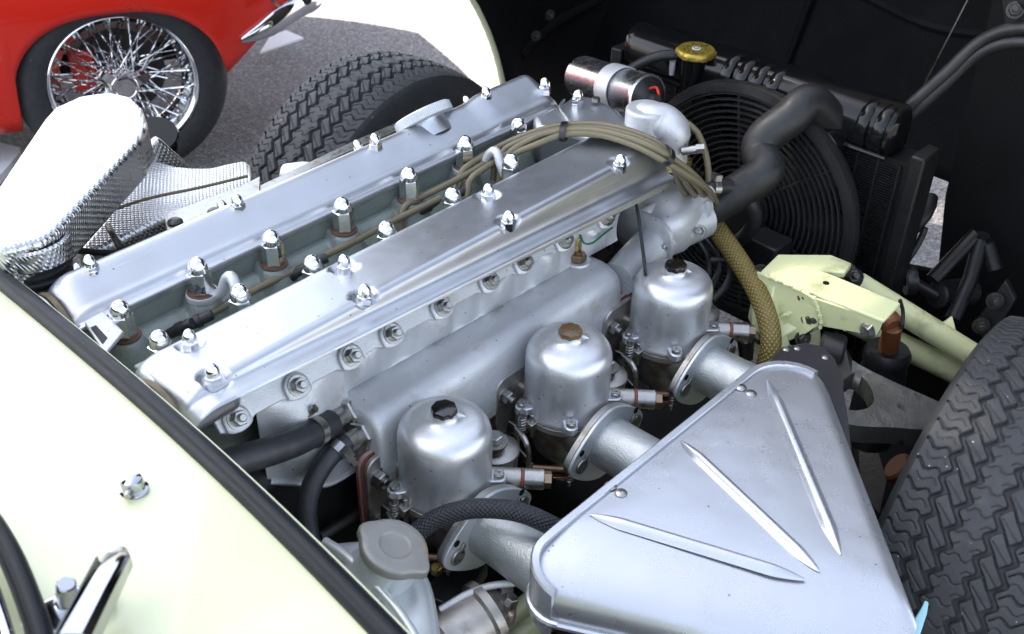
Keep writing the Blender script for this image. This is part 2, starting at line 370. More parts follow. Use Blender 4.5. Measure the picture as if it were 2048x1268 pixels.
# unseen tree added towards the sun so that its crown shades both cars
def added_shade_tree(center, rad):
    root = thing('added_shade_tree', 'large leafy tree added out of view to shade both cars', 'tree', (center.x, center.y, 0))
    t = MB(); t.tube([(center.x, center.y, -.1), (center.x + .1, center.y + .1, 2.2), (center.x, center.y, center.z)], lambda u: .28 - .2 * u, 14, .3)
    for k in range(9):
        a = k * 2.4; e = center + Vector((math.cos(a) * rad * .7, math.sin(a) * rad * .7, -rad * .2 + .25 * k))
        t.tube([(center.x, center.y, center.z - rad * .8 + .2 * k), center.lerp(e, .5) + Vector((0, 0, -.4)), e], lambda u: .10 - .08 * u, 8, .4)
    t.build('trunk', 'bark', root)
    n = 15000
    d = rng.normal(size=(n, 3)); d /= np.linalg.norm(d, axis=1)[:, None]
    r = rad * (rng.random(n) ** .45) * (0.90 + .14 * np.sin(5 * d[:, 0] + 3 * d[:, 2]) * np.sin(4 * d[:, 1]))
    c = np.array(center) + d * r[:, None] * np.array([1, 1, .62])
    a1 = rng.normal(size=(n, 3)); a1 /= np.linalg.norm(a1, axis=1)[:, None]
    a2 = np.cross(a1, rng.normal(size=(n, 3))); a2 /= np.linalg.norm(a2, axis=1)[:, None]
    s = rng.uniform(.10, .20, n)[:, None]
    V = np.stack([c - a1 * s, c + a2 * s * .6, c + a1 * s, c - a2 * s * .6], 1).reshape(-1, 3)
    me = bpy.data.meshes.new('crown'); me.from_pydata(V.tolist(), [], np.arange(4 * n).reshape(-1, 4).tolist()); me.materials.append(MATS['leaf'])
    me.transform(Matrix.Translation(-OFF[root.name])); o = bpy.data.objects.new('crown', me); finish(o, root)
HT = 8.5
added_shade_tree(Vector((-1.00 + SUN.x / SUN.z * HT, 0.9 + SUN.y / SUN.z * HT, HT)), 3.55)

# ================================================================== bodywork of the cream car
def cowl_z(x, y):
    d = -.0625 - x
    return .800 + .19 * d - .10 * max(0, abs(y) - .48) ** 2 * 1.2
def edge_x(y): return -.0625 - .11 * max(0, -y - .02) ** 2 - .08 * max(0, y - .05) ** 2
root = thing('scuttle_panel', 'cream painted scuttle panel in front of the windscreen with black rubber edge seal', 'car body', (-.3, 0, .7))
g = MB(); g.grid(40, 60, lambda u, v: ((lambda y: ((edge_x(y) - .012) - u * .50, y, cowl_z(edge_x(y) - .012 - u * .50, y)))(-.78 + 1.6 * v)))
g.build('panel', 'primrose', root)
ys = [-.78 + i * .05 for i in range(33)]
MB().tube([(edge_x(y) - .001, y, cowl_z(edge_x(y), y) + .002) for y in ys], .0112, 16).build('edge_seal', 'seal_rubber', root)
g = MB(); g.grid(60, 4, lambda u, v: ((lambda y: (edge_x(y) + (.0150 if v > .26 else .0145 * v * 4), y, cowl_z(edge_x(y), y) + (-.004 if v < .3 else -.004 - .22 * (v - .25))))(-.78 + 1.6 * u)))
g.build('flange', 'primrose', root, solid=.002)
g = MB(); g.grid(30, 3, lambda u, v: ((lambda y: (edge_x(y) + .006, y, cowl_z(edge_x(y), y) - .02 - .6 * v))(-.78 + 1.6 * u)))
g.build('bulkhead', 'black_satin', root)
# windscreen corner: rubber, bright trim, glass
root = thing('windscreen', 'dark windscreen corner with black rubber surround behind the scuttle', 'windscreen', (-0.2742, -0.2809, 0.8600))
ws = [(-0.2541, -0.1543, 0.8680), (-0.2545, -0.2047, 0.8660), (-0.2587, -0.2480, 0.8640), (-0.2673, -0.2905, 0.8620), (-0.2781, -0.3320, 0.8600), (-0.2924, -0.3775, 0.8560)]
MB().tube(ws, .009, 14).build('rubber_surround', 'seal_rubber', root)
ws2 = [(p[0] - .020, p[1] + .004, p[2] + .010) for p in ws]
MB().tube(ws2, .0065, 12).build('bright_trim', 'chrome', root)
g = MB(); k = len(ws2); g.loft([[(p[0] - .004, p[1] + .002, p[2]) for p in ws2], [(p[0] - .28, p[1] + .02, p[2] + .25) for p in ws2]], closed=False, caps=False)
g.build('glass', 'glass_dark', root, solid=.004)
# wiper
p0 = Vector((-0.2501, -0.3071, 0.8380)); pe = Vector((-0.2090, -0.3191, 0.8680)); pw = Vector((-0.2727, -0.3813, 0.8880))
root = thing('wiper_arm', 'chrome windscreen wiper arm lying over the cream scuttle', 'wiper', p0)
d = (pe - p0).normalized()
zc = cowl_z(p0.x, p0.y)
g = MB(); rings = []
for t, w, h in ((-.034, .004, .002), (-.030, .012, .006), (-.018, .0165, .012), (0, .0175, .016), (.018, .014, .018), (.034, .008, .010)):
    q = Vector((p0.x, p0.y, zc)) + Vector((d.x, d.y, 0)).normalized() * t; sd = Vector((-d.y, d.x, 0)).normalized()
    rings.append([q + sd * (w * math.cos(a)) + Vector((0, 0, max(-.002, h * math.sin(a)))) for a in [i * math.pi / 6 for i in range(12)]])
g.loft(rings); g.build('base', 'dark_reflection_chrome', root)
MB().cyl((p0.x, p0.y, zc), (p0.x + .004, p0.y - .006, zc + .034), .0085, .007, 16, .001).build('spindle', 'dark_reflection_chrome', root)
g = MB(); rings = []
sd = (pw - pe).normalized().cross(Vector((0, 0, 1))).normalized()
for t, w, h in ((-.14, .003, .004), (-.06, .007, .006), (0, .0100, .009), (.5, .0105, .011), (1.0, .0115, .012)):
    q = pe.lerp(pw, t); up = Vector((0, 0, 1))
    rings.append([q + sd * (w * c) + up * (h * s) for c, s in ((-1, -.6), (-1, .6), (-.6, 1), (.6, 1), (1, .6), (1, -.6))])
g.loft(rings); g.build('arm', 'dark_reflection_chrome', root)
g = MB(); rings = []
for t in (0.04, .5, 1.0):
    q = pe.lerp(pw, t) + sd * .0117; rings.append([q + sd * c + Vector((0, 0, s)) for c, s in ((0, -.013), (0, .008), (.0015, .008), (.0015, -.013))])
g.loft(rings); g.build('arm_side', 'bakelite', root)
# washer jet
pj = Vector((-0.1410, -0.2105, 0.8290)); pj.z = cowl_z(pj.x, pj.y)
root = thing('washer_jet', 'small chrome windscreen washer jet on the cream scuttle', 'washer jet', pj)
g = MB(); g.lathe([(.0125, -.001), (.0125, .002), (.0095, .003), (.0095, .011), (.0085, .014), (.005, .0155), (0, .016)], pj, n=24)
g.build('body', 'dark_reflection_chrome', root)
g = MB(); g.cyl(pj + Vector((-.006, -.006, .0075)), pj + Vector((-.012, -.0115, .0085)), .0036, .003, 12, .0006); g.build('nozzle', 'zinc_steel', root)

# ------------------------------------------------------------------ bonnet, opened forward: we look into its black inside
root = thing('bonnet', 'opened forward tilting bonnet with black inside standing beyond the radiator', 'bonnet', (1.6, 0, .3))
def side_edge(z):
    if z < .95: return .66 + math.sqrt(max(.0, .49 - (z - .246) ** 2))
    return .66 + math.sqrt(.49 - .704 ** 2) + 0.0 if False else max(.72, .66 + math.sqrt(max(.0, .49 - min(.69, z - .246) ** 2)))
def bonnet_side(y0, sgn):
    rows = []
    for i in range(30):
        z = .16 + 1.9 * i / 29; xe = side_edge(z) + (0 if sgn > 0 else .10)
        row = []
        for j in range(12):
            t = j / 11; x = xe + (1.78 + .10 * math.sin(z * 1.3) - xe) * t
            yy = y0 + sgn * (.05 * math.sin(math.pi * t) - .25 * max(0, t - .55) ** 1.6 - .10 * max(0, .35 - z))
            row.append((x, yy, z))
        rows.append(row)
    return rows
for sgn in (1, -1):
    rows = bonnet_side(.76 * sgn, sgn)
    g = MB(); g.loft(rows, closed=False, caps=False); g.build('inner_wing', 'bonnet_black', root, solid=.012, fix=True)
    e = [r[0] for r in rows]
    MB().tube([(p[0] - .004, p[1] + sgn * .002, p[2]) for p in e], .007, 8, .05).build('wing_lip', 'primrose', root)
# front wall (the bonnet's top panel, upright now) with the gap beside the radiator
def fw(y, z): return (1.80 + .10 * math.sin(z * 1.3) - .22 * abs(y) ** 2.2 - .25 * max(0, .5 - z), y, z)
hz0, hz1 = .20, .50
ya, yb = -.165, -.225
g = MB()
Y = [-.80, -.6, -.4, yb, ya, 0, .2, .4, .6, .80]; Z = [.33, .36, .40, .60, .8, 1.1, 1.4, 1.7, 2.05]
idx = {}
for i, y in enumerate(Y):
    for j, z in enumerate(Z): idx[i, j] = len(g.v); g.v.append(Vector(fw(y, z)))
for i in range(len(Y) - 1):
    for j in range(len(Z) - 1):
        g.f.append((idx[i, j], idx[i + 1, j], idx[i + 1, j + 1], idx[i, j + 1]))
g.build('inner_panel', 'bonnet_black', root, solid=.012)
g = MB(); g.prism([(1.25, -.318, 1.0), (1.25, -.334, .590), (1.25, -.358, .448), (1.25, -.28, .430), (1.25, -.28, .02), (1.25, -.95, .02), (1.25, -.95, 1.0)], 0, d=(.012, 0, 0)); g.build('blackout_panel', 'bonnet_black', root)  # black sheet added beside the gap, hiding the bright ground behind
for k, (z0, z1) in enumerate(((.45, .52), (.80, .86))):
    MB().tube([(1.42, .785, z0), (1.55, .80, (z0 + z1) / 2), (1.70, .775, z1)], .012, 8).build('stiffener', 'bonnet_black', root)
MB().tube([fw(y, .62 + .15 * abs(y)) for y in (-.7, -.45, -.2, .0, .2, .45, .7)], .014, 8).build('stiffener', 'bonnet_black', root)
MB().tube([(fw(y, z)[0] - .014, y, z) for y, z in ((.30, .40), (.27, .7), (.22, 1.0), (.18, 1.4))], .009, 8).build('stiffener', 'bonnet_black', root)
for p in ((1.4235, 0.7400, 0.5094), (1.4761, 0.7450, 0.5447)): place('bolt', NUT_DARK, p, (-.4, -.9, .1), root)
# rubber sealing channel on the bonnet's air duct
pa, pb, pc = Vector((1.1600, -0.4154, 0.9166)), Vector((1.1600, -0.3559, 0.8829)), Vector((1.1200, -0.2861, 0.7653))
for k, w in enumerate((-.010, .010)):
    MB().tube([pa + Vector((.01, -.10, w + .0)), pa + Vector((0, 0, w)), pb + Vector((0, 0, w * 1.0)), pb.lerp(pc, .5) + Vector((0, 0, w)), pc + Vector((0, 0, w))], .010, 12).build('duct_seal', 'black_rubber', root)
g = MB(); g.box((1.1700, -0.3875, 0.9366), (.012, .035, .06), Matrix.Rotation(-.4, 3, 'X')); g.build('bracket', 'black_satin', root, bevel=.002)
place('bolt', NUT_DARK, (1.1600, -0.3858, 0.9445), (-.8, -.3, .4), root)
MB().tube([(1.2000, -0.2641, 0.7507), (1.2000, -0.3027, 0.9267)], .0012, 6, smooth=False).build('stay_wire', 'zinc_steel', root)

# ================================================================== the engine
eng = thing('engine', 'twin cam six cylinder aluminium engine with polished cam covers', 'engine', (.32, .02, .25))
# --- head with valley between the covers
NE = [(0.0047, 0.0674, 0.8000), (0.1065, 0.0720, 0.8060), (0.2058, 0.0691, 0.8000), (0.3151, 0.0695, 0.8000), (0.4272, 0.0699, 0.8000), (0.5347, 0.0735, 0.8060), (0.6375, 0.0696, 0.8000)]
NI = [(0.0047, -0.0094, 0.8000), (0.1086, -0.0062, 0.8060), (0.2062, -0.0086, 0.8000), (0.3167, -0.0114, 0.8000), (0.4306, -0.0087, 0.8000), (0.5420, -0.0061, 0.8060)]
def deck(u, v):
    x = -.035 + .765 * u; y = .0885 - .122 * v
    z = .742 - .044 * sstep(.084, .035, y) if y > .03 else .698 + .044 * sstep(.02, -.02, y)
    z += .0025 * math.sin(x * 60) * math.sin(y * 70)
    for n in NE + NI:
        ddx, ddy = x - n[0], y - n[1]
        w = max(abs(ddx) * 1.0, 0) ; r = math.hypot(ddx, ddy if (ddy < 0) == (n[1] > .03) else ddy * .45)
        z = max(z, .7525 - max(0, r - .0165) * (2.6 if r > .0165 else 0)) if r < .05 else z
    return (x, y, z)
g = MB(); g.grid(300, 48, deck); hd = g.build('cylinder_head', 'head_casting', eng, angle=60)
g = MB(); g.loft([[(x, .0890, .745), (x, .0890, .7745), (x, .160, .7745), (x, .165, .70), (x, .16, .60), (x, .0890, .60)] for x in (-.036, .735)])
g.build('exhaust_gallery', 'head_casting', eng, bevel=.002)
g = MB(); g.loft([[(x, -.026, .72), (x, -.026, z - .004), (x, -.120, z - .003), (x, -.090, z - .016), (x, -.062, .70), (x, -.05, .60), (x, -.03, .60)] for x, z in ((-.036, .792), (.69, .762))])
g.build('inlet_gallery', 'head_casting', eng, bevel=.002)
g = MB(); g.box((.34, .03, .45), (.72, .26, .34)); g.build('block', 'engine_block', eng, bevel=.02)
for i, n in enumerate(NE + NI):
    zt = n[2]; o = (n[0], n[1], zt - .0450)
    place('head_nut', ACORN_BIG, o, (0, 0, 1), hd, spin=i * 1.1 + .3); place('washer', WASHER, (n[0], n[1], zt - .0473), (0, 0, 1), hd)
# --- cam covers
def resample(P, n):
    P = [Vector((p[0], p[1], 0)) for p in P]; Q = catmull(P, .0015)
    d = [0]
    for a, b_ in zip(Q, Q[1:]): d.append(d[-1] + (b_ - a).length)
    out = []; k = 0
    for i in range(n):
        s_ = d[-1] * i / (n - 1)
        while k < len(d) - 2 and d[k + 1] < s_: k += 1
        t = (s_ - d[k]) / max(1e-9, d[k + 1] - d[k]); out.append(Q[k].lerp(Q[k + 1], t))
    return out
def cam_cover(name, prof, x0, x1, nuts, parent, rr, rf, mod=None, n=64, nx=260):
    rows = []
    for i in range(nx + 1):
        u = i / nx
        # denser stations at both ends
        x = x0 + (x1 - x0) * (u + .0)
        dr = (x - x0) / rr; df = (x1 - x) / rf
        e = math.sqrt(max(0, 1 - (1 - min(1, dr)) ** 2)) * math.sqrt(max(0, 1 - (1 - min(1, df)) ** 2))
        P = resample(prof(x), n); zb = min(p.y for p in P); yc = (P[0].x + P[-1].x) / 2
        row = []
        for p in P:
            ee = e if x < .3 else e ** .8; y = yc + (p.x - yc) * (.80 + .20 * e ** .5 if x < .3 else .86 + .14 * e ** .6); z = zb + (p.y - zb) * (.04 + .96 * ee)
            if mod: z += mod(x, y) * max(0, (p.y - zb) / .03)
            for q in nuts:
                r = math.hypot(x - q[0], (y - q[1]) * (.75 if (y - q[1]) * q[3] > 0 else 1))
                if r < .026 and p.y > .7955: z -= min(1, (p.y - .7955) / .004) * .0075 * sstep(.0165, .0115, r)
            row.append((x, y, z))
        rows.append(row)
    g = MB(); g.loft(rows, closed=False, caps=False)
    for r in (rows[0], rows[-1]):
        k = len(g.v); g.v += [Vector(p) for p in r]; g.f.append(tuple(range(k, k + len(r))))
    return g.build(name, 'polished_aluminium', parent, angle=42)
def prof_ex(x):
    return [(.0845, .7690), (.0845, .7750), (.0860, .7768), (.0905, .7772), (.0925, .7778), (.0945, .7815), (.0985, .7850), (.1050, .7870), (.120, .7940), (.138, .8022), (.146, .8038),
            (.1525, .8020), (.1575, .7965), (.1605, .7880), (.162, .7790), (.1625, .7690)]
def fl(x): return .795 - .044 * (x + .03) / .65
def prof_in(x):
    f = fl(x); tp = .8045; h = tp - f
    return [(-.0275, .768), (-.0278, .785), (-.0305, .7925), (-.0360, .7962), (-.0440, .7982), (-.075, .8010), (-.112, .8045), (-.1195, .8042), (-.1235, tp - .07 * h - .001), (-.1252, tp - .28 * h), (-.1264, tp - .55 * h),
            (-.1290, tp - .70 * h), (-.1350, tp - .775 * h), (-.1420, tp - .80 * h), (-.1465, tp - .83 * h), (-.1480, tp - .90 * h), (-.1485, f)]
CN = [(0.0176, -0.0495, 0.8165), (0.0005, -0.1157, 0.8190), (0.2180, -0.0521, 0.8165), (0.1937, -0.1164, 0.8190), (0.4492, -0.0532, 0.8165), (0.4165, -0.1194, 0.8190), (0.6278, -0.1209, 0.8170)]
nuts_in = [(p[0], p[1], p[2], -1 if i % 2 or i == 6 else 1) for i, p in enumerate(CN)]
cin = cam_cover('inlet_cam_cover', prof_in, -.046, .738, nuts_in, eng, .036, .055)
cin['label'] = 'nearer polished cam cover beside the carburettors'
for i, p in enumerate(CN): place('acorn_nut', ACORN, (p[0], p[1], p[2] - .0265), (0, -.04, 1), cin, spin=i * .9)
EN = [(0.0148, 0.1380, 0.8205), (0.2106, 0.1380, 0.8186), (0.4313, 0.1380, 0.8223), (0.6428, 0.1380, 0.8226), (0.7403, 0.1109, 0.8150)]
cex = cam_cover('exhaust_cam_cover', prof_ex, -.040, .752, [], eng, .035, .022, mod=lambda x, y: .006 * sstep(.600, .640, x) * sstep(.085, .12, y))
cex['label'] = 'farther polished cam cover with the oil filler'
for i, p in enumerate(EN): place('acorn_nut', ACORN, (p[0], p[1], p[2] - .0265), (0, .10, 1), cex, spin=i * .7)
for i, (a, b_) in enumerate(((160, 528), (450, 402), (722, 282), (940, 192))):
    pass
for p in ((0.0103, 0.1580, 0.7994), (0.2040, 0.1580, 0.8026), (0.4219, 0.1580, 0.8059), (0.6291, 0.1580, 0.8033)): place('acorn_nut', ACORN, (p[0], p[1], p[2] - .0200), (0, .5, .85), cex, scale=.85)
# oil filler
fo = Vector((0.5393, 0.1607, 0.8010)); ax = Vector((.02, .64, .77)).normalized()
g = MB(); g.lathe([(.031, -.03), (.028, -.010), (.030, -.006)], fo, ax, 40); g.build('filler_neck', 'polished_aluminium', cex)
g = MB(); nk = 90
g.lathe([(0, -.006), (.0395, -.006), (.0425, -.0045)], fo, ax, nk * 2)
B_ = basis(ax); rings = []
for h in (-.0045, .0075):
    rings.append([fo + B_ @ Vector(((.0425 + (.0009 if i % 2 else 0)) * math.cos(2 * math.pi * i / (2 * nk)), (.0425 + (.0009 if i % 2 else 0)) * math.sin(2 * math.pi * i / (2 * nk)), h)) for i in range(2 * nk)])
g.loft(rings, caps=False); g.lathe([(.0425, .0075), (.040, .0095), (.034, .0100), (.032, .0085), (0, .0085)], fo, ax, nk * 2)
g.build('oil_filler_cap', 'cast_aluminium', cex, angle=25)
g = MB(); g.box((-.008, -.078, .770), (.072, .092, .044)); g.build('cover_rear_end', 'polished_aluminium', eng, bevel=.014, seg=4, angle=60)
# half-moon plugs with gasket at the rear of each cover
for nm, c, r in (('inlet', (-.050, -.084, .752), .047), ('exhaust', (-.046, .132, .752), .044)):
    c = Vector(c)
    g = MB(); g.lathe([(0, 0), (r * .92, 0), (r, .003), (r, .010), (r * .9, .012), (0, .012)], c + Vector((-.010, 0, 0)), (1, 0, 0), 40); g.build('end_plug', 'cast_aluminium', eng)
    g = MB(); g.lathe([(r * .9, 0), (r * .99, 0), (r * 1.01, .003), (r * .99, .006), (r * .9, .006)], c + Vector((.003, 0, 0)), (1, 0, 0), 40); g.build('plug_gasket', 'gasket_cork', eng)
# flat bracket at the rear of the head
g = MB(); P = [(-0.0280, 0.0882, 0.7790), (-0.0041, 0.0916, 0.7790), (-0.0074, 0.0432, 0.7790), (-0.0409, 0.0229, 0.7790)]
g.prism(P, 0, d=(0, 0, -.005)); rb = g.build('rear_bracket', 'cast_aluminium', eng, bevel=.0012)
g = MB(); g.prism([(-0.0294, 0.0730, 0.7796), (-0.0226, 0.0726, 0.7796), (-0.0256, 0.0441, 0.7796), (-0.0351, 0.0377, 0.7796)], 0, d=(0, 0, -.0004)); g.build('painted_slot', 'engine_block', eng)  # dark inlay coloured for the shade of a slot, not cut through
# front timing bridge between the covers
FB = [(0.6815, 0.0831, 0.7860), (0.7339, 0.0741, 0.7900), (0.7715, 0.0774, 0.7920), (0.7821, 0.0493, 0.7930), (0.7754, 0.0009, 0.7930), (0.7521, -0.0520, 0.7900), (0.7271, -0.0879, 0.7860), (0.6849, -0.0638, 0.7870), (0.6791, 0.0089, 0.7860), (0.6574, 0.0559, 0.7800)]
g = MB(); g.prism(FB, 0, d=(0, 0, -.06)); g.build('timing_cover', 'polished_aluminium', eng, bevel=.010, seg=4, angle=50)
place('acorn_nut', ACORN, Vector((0.7401, 0.0492, 0.8160)) - Vector((0, 0, .0265)), (.1, 0, 1), eng)
MB().tube([(0.7402, 0.0739, 0.7920), (0.7152, 0.0598, 0.7930), (0.6968, 0.0291, 0.7900), (0.6848, 0.0064, 0.7880), (0.6769, 0.0023, 0.7860)], .0022, 8, .004).build('cover_bead', 'polished_aluminium', eng)
g = MB(); g.cyl((0.7651, 0.0334, 0.7950), Vector((0.7651, 0.0334, 0.7950)) + Vector((0, 0, .006)), .006, n=6); g.build('bolt', 'zinc_steel', eng)
# lifting eyes (bent aluminium tube loops between nut pairs)
for a, m_, c in ((NE[1], (438,556), NI[1]), (NE[5], (985,300), NI[5])):
    a = Vector(a); c = Vector(c); za = a.z - .0500
    mid = a.lerp(c, .5)
    pts = [(a.x + .005, a.y - .008, za + .001), (a.x + .012, a.y - .020, za + .006), (a.x + .016, a.y - .032, za + .030), (a.x + .016, a.y - .044, za + .036), (a.x + .013, a.y - .056, za + .020), (c.x + .010, c.y + .012, za - .006)]
    g = MB(); g.tube(pts, .0064, 12, .004); g.lathe([(.012, -.004), (.0185, -.004), (.0195, 0), (.0185, .004), (.012, .004)], (a.x, a.y, za), n=24, closed=True)
    g.build('lifting_eye', 'cast_aluminium', eng)
# --- inlet manifold: flange strip, runners, water rail, thermostat housing
MN = [(0.0298, -0.0889, 0.7150), (0.1071, -0.0933, 0.7150), (0.1821, -0.0949, 0.7150), (0.2421, -0.0952, 0.7150), (0.3207, -0.0960, 0.7150), (0.4011, -0.0976, 0.7150), (0.4621, -0.0989, 0.7150), (0.5384, -0.1037, 0.7150), (0.6226, -0.1045, 0.7150)]
nv = Vector((0, -.80, .60)); sv = Vector((0, -.60, -.80))
yl = lambda x: -.092 - .022 * x
def S(x, s, h): return Vector((x, yl(x), .715)) + sv * s + nv * h
x0, x1 = MN[0][0] - .022, MN[8][0] + .018
g = MB(); outl = []
def strip_low(x):
    w = .006
    for p in MN: w = max(w, .0115 - max(0, abs(x - p[0]) - .012) * .6)
    return w
n = 200
up = [(x0 + (x1 - x0) * i / n, -.036) for i in range(n + 1)]; lo = [(x0 + (x1 - x0) * i / n, strip_low(x0 + (x1 - x0) * i / n)) for i in range(n + 1)]
g.loft([[S(x, a, -.006), S(x, a, .0), S(x, b_, .0), S(x, b_ + .001, -.006)] for (x, a), (_, b_) in zip(up, lo)])
man = g.build('inlet_manifold', 'cast_aluminium', eng, bevel=.0012, angle=40)
tab = MB(); hh = []
for h, k in ((0, 1), (.0035, 1), (.0045, .92)): hh.append([Vector((k * .0155 * math.cos(a) if math.sin(a) >= 0 else k * .0155 * math.copysign(min(1, abs(math.cos(a)) * 1.3), math.cos(a)), k * (.0155 * math.sin(a) if math.sin(a) >= 0 else .0145 * math.sin(a)), h)) for a in [2 * math.pi * i / 28 for i in range(28)]])
tab.loft(hh); TAB = tab.mesh('stud_boss', 'cast_aluminium', angle=40)
for i, p in enumerate(MN):
    q = S(p[0], 0, .0005)
    ob = bpy.data.objects.new('stud_boss', TAB)
    X = Vector((1, 0, 0)); M3 = Matrix((X, -sv, nv)).transposed(); ob.matrix_basis = Matrix.Translation(q - offset(man)) @ M3.to_4x4(); finish(ob, man)
    place('manifold_nut', NUT, S(p[0], 0, .0065), nv, man, spin=.4 * i)
def rail_y(x): return -.080 - .030 * (x - .2)      # inner edge of the water rail
RZ = .660
def runner(u, v):
    x = .055 + (.66 - .055) * u
    A = S(x, .004, -.003); B2 = Vector((x, rail_y(x) - .012, RZ + .0035 + (.0 if x > .16 else 0)))
    if x < .175: B2 = Vector((x, -.118 + .35 * max(0, .12 - x), .575 + .55 * max(0, .12 - x)))
    p = A.lerp(B2, v); bul = 0
    for c, w in ((.105, .034), (.205, .020), (.318, .022), (.425, .022), (.515, .020), (.61, .022)):
        bul = max(bul, math.exp(-((x - c) / w) ** 4))
    d = (math.sin(math.pi * min(1, v * 1.0)) ** .6) if v > 0 else 0
    return p + nv * (bul * (.010 if x > .16 else .016) * d + .002 * math.sin(x * 140) * d) - nv * (.004 * d * (1 - bul))
g = MB(); g.grid(220, 24, runner); g.build('runners', 'cast_aluminium', man, angle=60)
# rolled lower edge of the rear runner
MB().tube([runner((x - .055) / .605, 1.0) + Vector((0, -.002, -.001)) for x in (.056, .075, .095, .115, .135, .155, .173)], .004, 8, .006).build('runner_lip', 'cast_aluminium', man)
# water rail
rows = []
for x in (.166, .168, .172, .178, .19, .25, .35, .45, .55, .590, .602, .606, .608):
    e = min(1, max(0, (x - .166) / .012)); e = math.sqrt(1 - (1 - e) ** 2); f = min(1, max(0, (.608 - x) / .012)); f = math.sqrt(1 - (1 - f) ** 2); e = min(e, f)
    yi = rail_y(x) ; yo = -.1590; zt = RZ + .004; c = .012
    pts = [(yi + .004, .560), (yi + .002, zt - .014), (yi - .001, zt - .005), (yi - .006, zt - .001), (yi - .03, zt + .0006), (yo + .028, zt - .0002), (yo + .018, zt - .0026), (yo + .0095, zt - .0080), (yo + .0035, zt - .0160), (yo + .0005, zt - .026), (yo - .002, zt - .045), (yo - .002, .560)]
    rows.append([(x, (yi + yo) / 2 + (y - (yi + yo) / 2) * (.86 + .14 * e), .560 + (z - .560) * (.90 + .10 * e)) for y, z in pts])
g = MB(); g.loft(rows); g.build('water_rail', 'cast_aluminium', man, bevel=.0, angle=50)
# casting skirts to each carburettor
for xc in (.218, .427, .638):
    rows = []
    for t in (0, .25, .5, .75, 1):
        y = {.218: -.1365, .427: -.1415, .638: -.1455}[xc] + .018 * (1 - t); w = .040 + .022 * t; zt = .645 - .042 * t; zb = .49
        rows.append([(xc - .010 + w * math.copysign(abs(math.cos(a)) ** .5, math.cos(a)), y, (zt + zb) / 2 + (zt - zb) / 2 * math.copysign(abs(math.sin(a)) ** .5, math.sin(a))) for a in [2 * math.pi * i / 32 for i in range(32)]])
    g = MB(); g.loft(rows); g.build('carburettor_port', 'cast_aluminium', man, angle=50)
# small core plugs on the rail side
for p in ((0.2888, -0.1499, 0.6320), (0.4980, -0.1453, 0.6280)):
    g = MB(); g.lathe([(.0135, 0), (.0135, .004), (.012, .0055), (.0095, .0055), (.0085, .003), (0, .003)], p, (0, -1, .25), 28); g.build('core_plug', 'cast_aluminium', man)
# thermostat neck and housing
neck = [Vector((0.6187, -0.1411, 0.6320)), Vector((0.6737, -0.1328, 0.6360)), Vector((0.7436, -0.1280, 0.6450)), Vector((0.8172, -0.1371, 0.6500))]
g = MB(); g.tube(neck, lambda t: .026 + .008 * t, 24, .01); g.build('thermostat_neck', 'cast_aluminium', man, angle=60)
g = MB(); hx = Vector((0.7437, -0.1157, 0.6550)); dirn = (neck[3] - neck[1]).normalized(); side = dirn.cross(Vector((0, 0, 1))).normalized(); upv = side.cross(dirn)
def plate_poly(c, w, h, n=28, pw=.55):
    return [c + side * (w * math.copysign(abs(math.cos(a)) ** pw, math.cos(a))) + upv * (h * math.copysign(abs(math.sin(a)) ** pw, math.sin(a))) for a in [2 * math.pi * i / n for i in range(n)]]
rows = [plate_poly(hx + dirn * t, w, h) for t, w, h in ((-.030, .030, .026), (-.012, .043, .036), (.010, .046, .041), (.035, .043, .041), (.055, .039, .038))]
g.loft(rows); g.build('thermostat_housing', 'cast_aluminium', man, angle=60)
for t, w, h, th in ((-.036, .050, .040, .008), (.055, .046, .043, .009), (.066, .044, .041, .006)):
    g = MB(); g.loft([plate_poly(hx + dirn * (t + q), w * k, h * k, 32, .62) for q, k in ((0, .96), (.001, 1), (th - .001, 1), (th, .96))]); g.build('housing_flange', 'cast_aluminium', man, angle=40)
for q in ((0.7101, -0.1523, 0.6520), (0.7749, -0.1664, 0.6550), (0.7960, -0.1222, 0.6900)):
    place('nut', NUT_S, q, -dirn + Vector((0, -.3, .5)), man)
g = MB(); g.cyl((0.7106, -0.1059, 0.6850), (0.7544, -0.1075, 0.6850), .008, n=16); g.build('bypass_stub', 'cast_aluminium', man)
g = MB(); g.cyl((0.7799, -0.1511, 0.7000), (0.8101, -0.1525, 0.7000), .0105, n=18, bev=.001); g.build('bleed_pipe', 'cast_aluminium', man)
# temperature sender with spade terminal
ts = Vector((0.5763, -0.1018, 0.6650)); sen = MB(); sen.lathe([(0, -.002), (.0175, -.002), (.0185, 0), (.0175, .003), (.012, .003)], ts, n=28); sen.build('sender_boss', 'cast_aluminium', man)
g = MB(); hexprof(g, .0125, .003, .013, o=ts); g.cyl(ts + Vector((0, 0, .012)), ts + Vector((0, 0, .016)), .006, n=16); g.build('sender_nut', 'bronze_nut', man, angle=30)
g = MB(); g.box(ts + Vector((0, 0, .027)), (.009, .005, .022)); g.box(ts + Vector((0, 0, .044)), (.005, .003, .014)); g.build('spade_terminal', 'brass', man, bevel=.001)
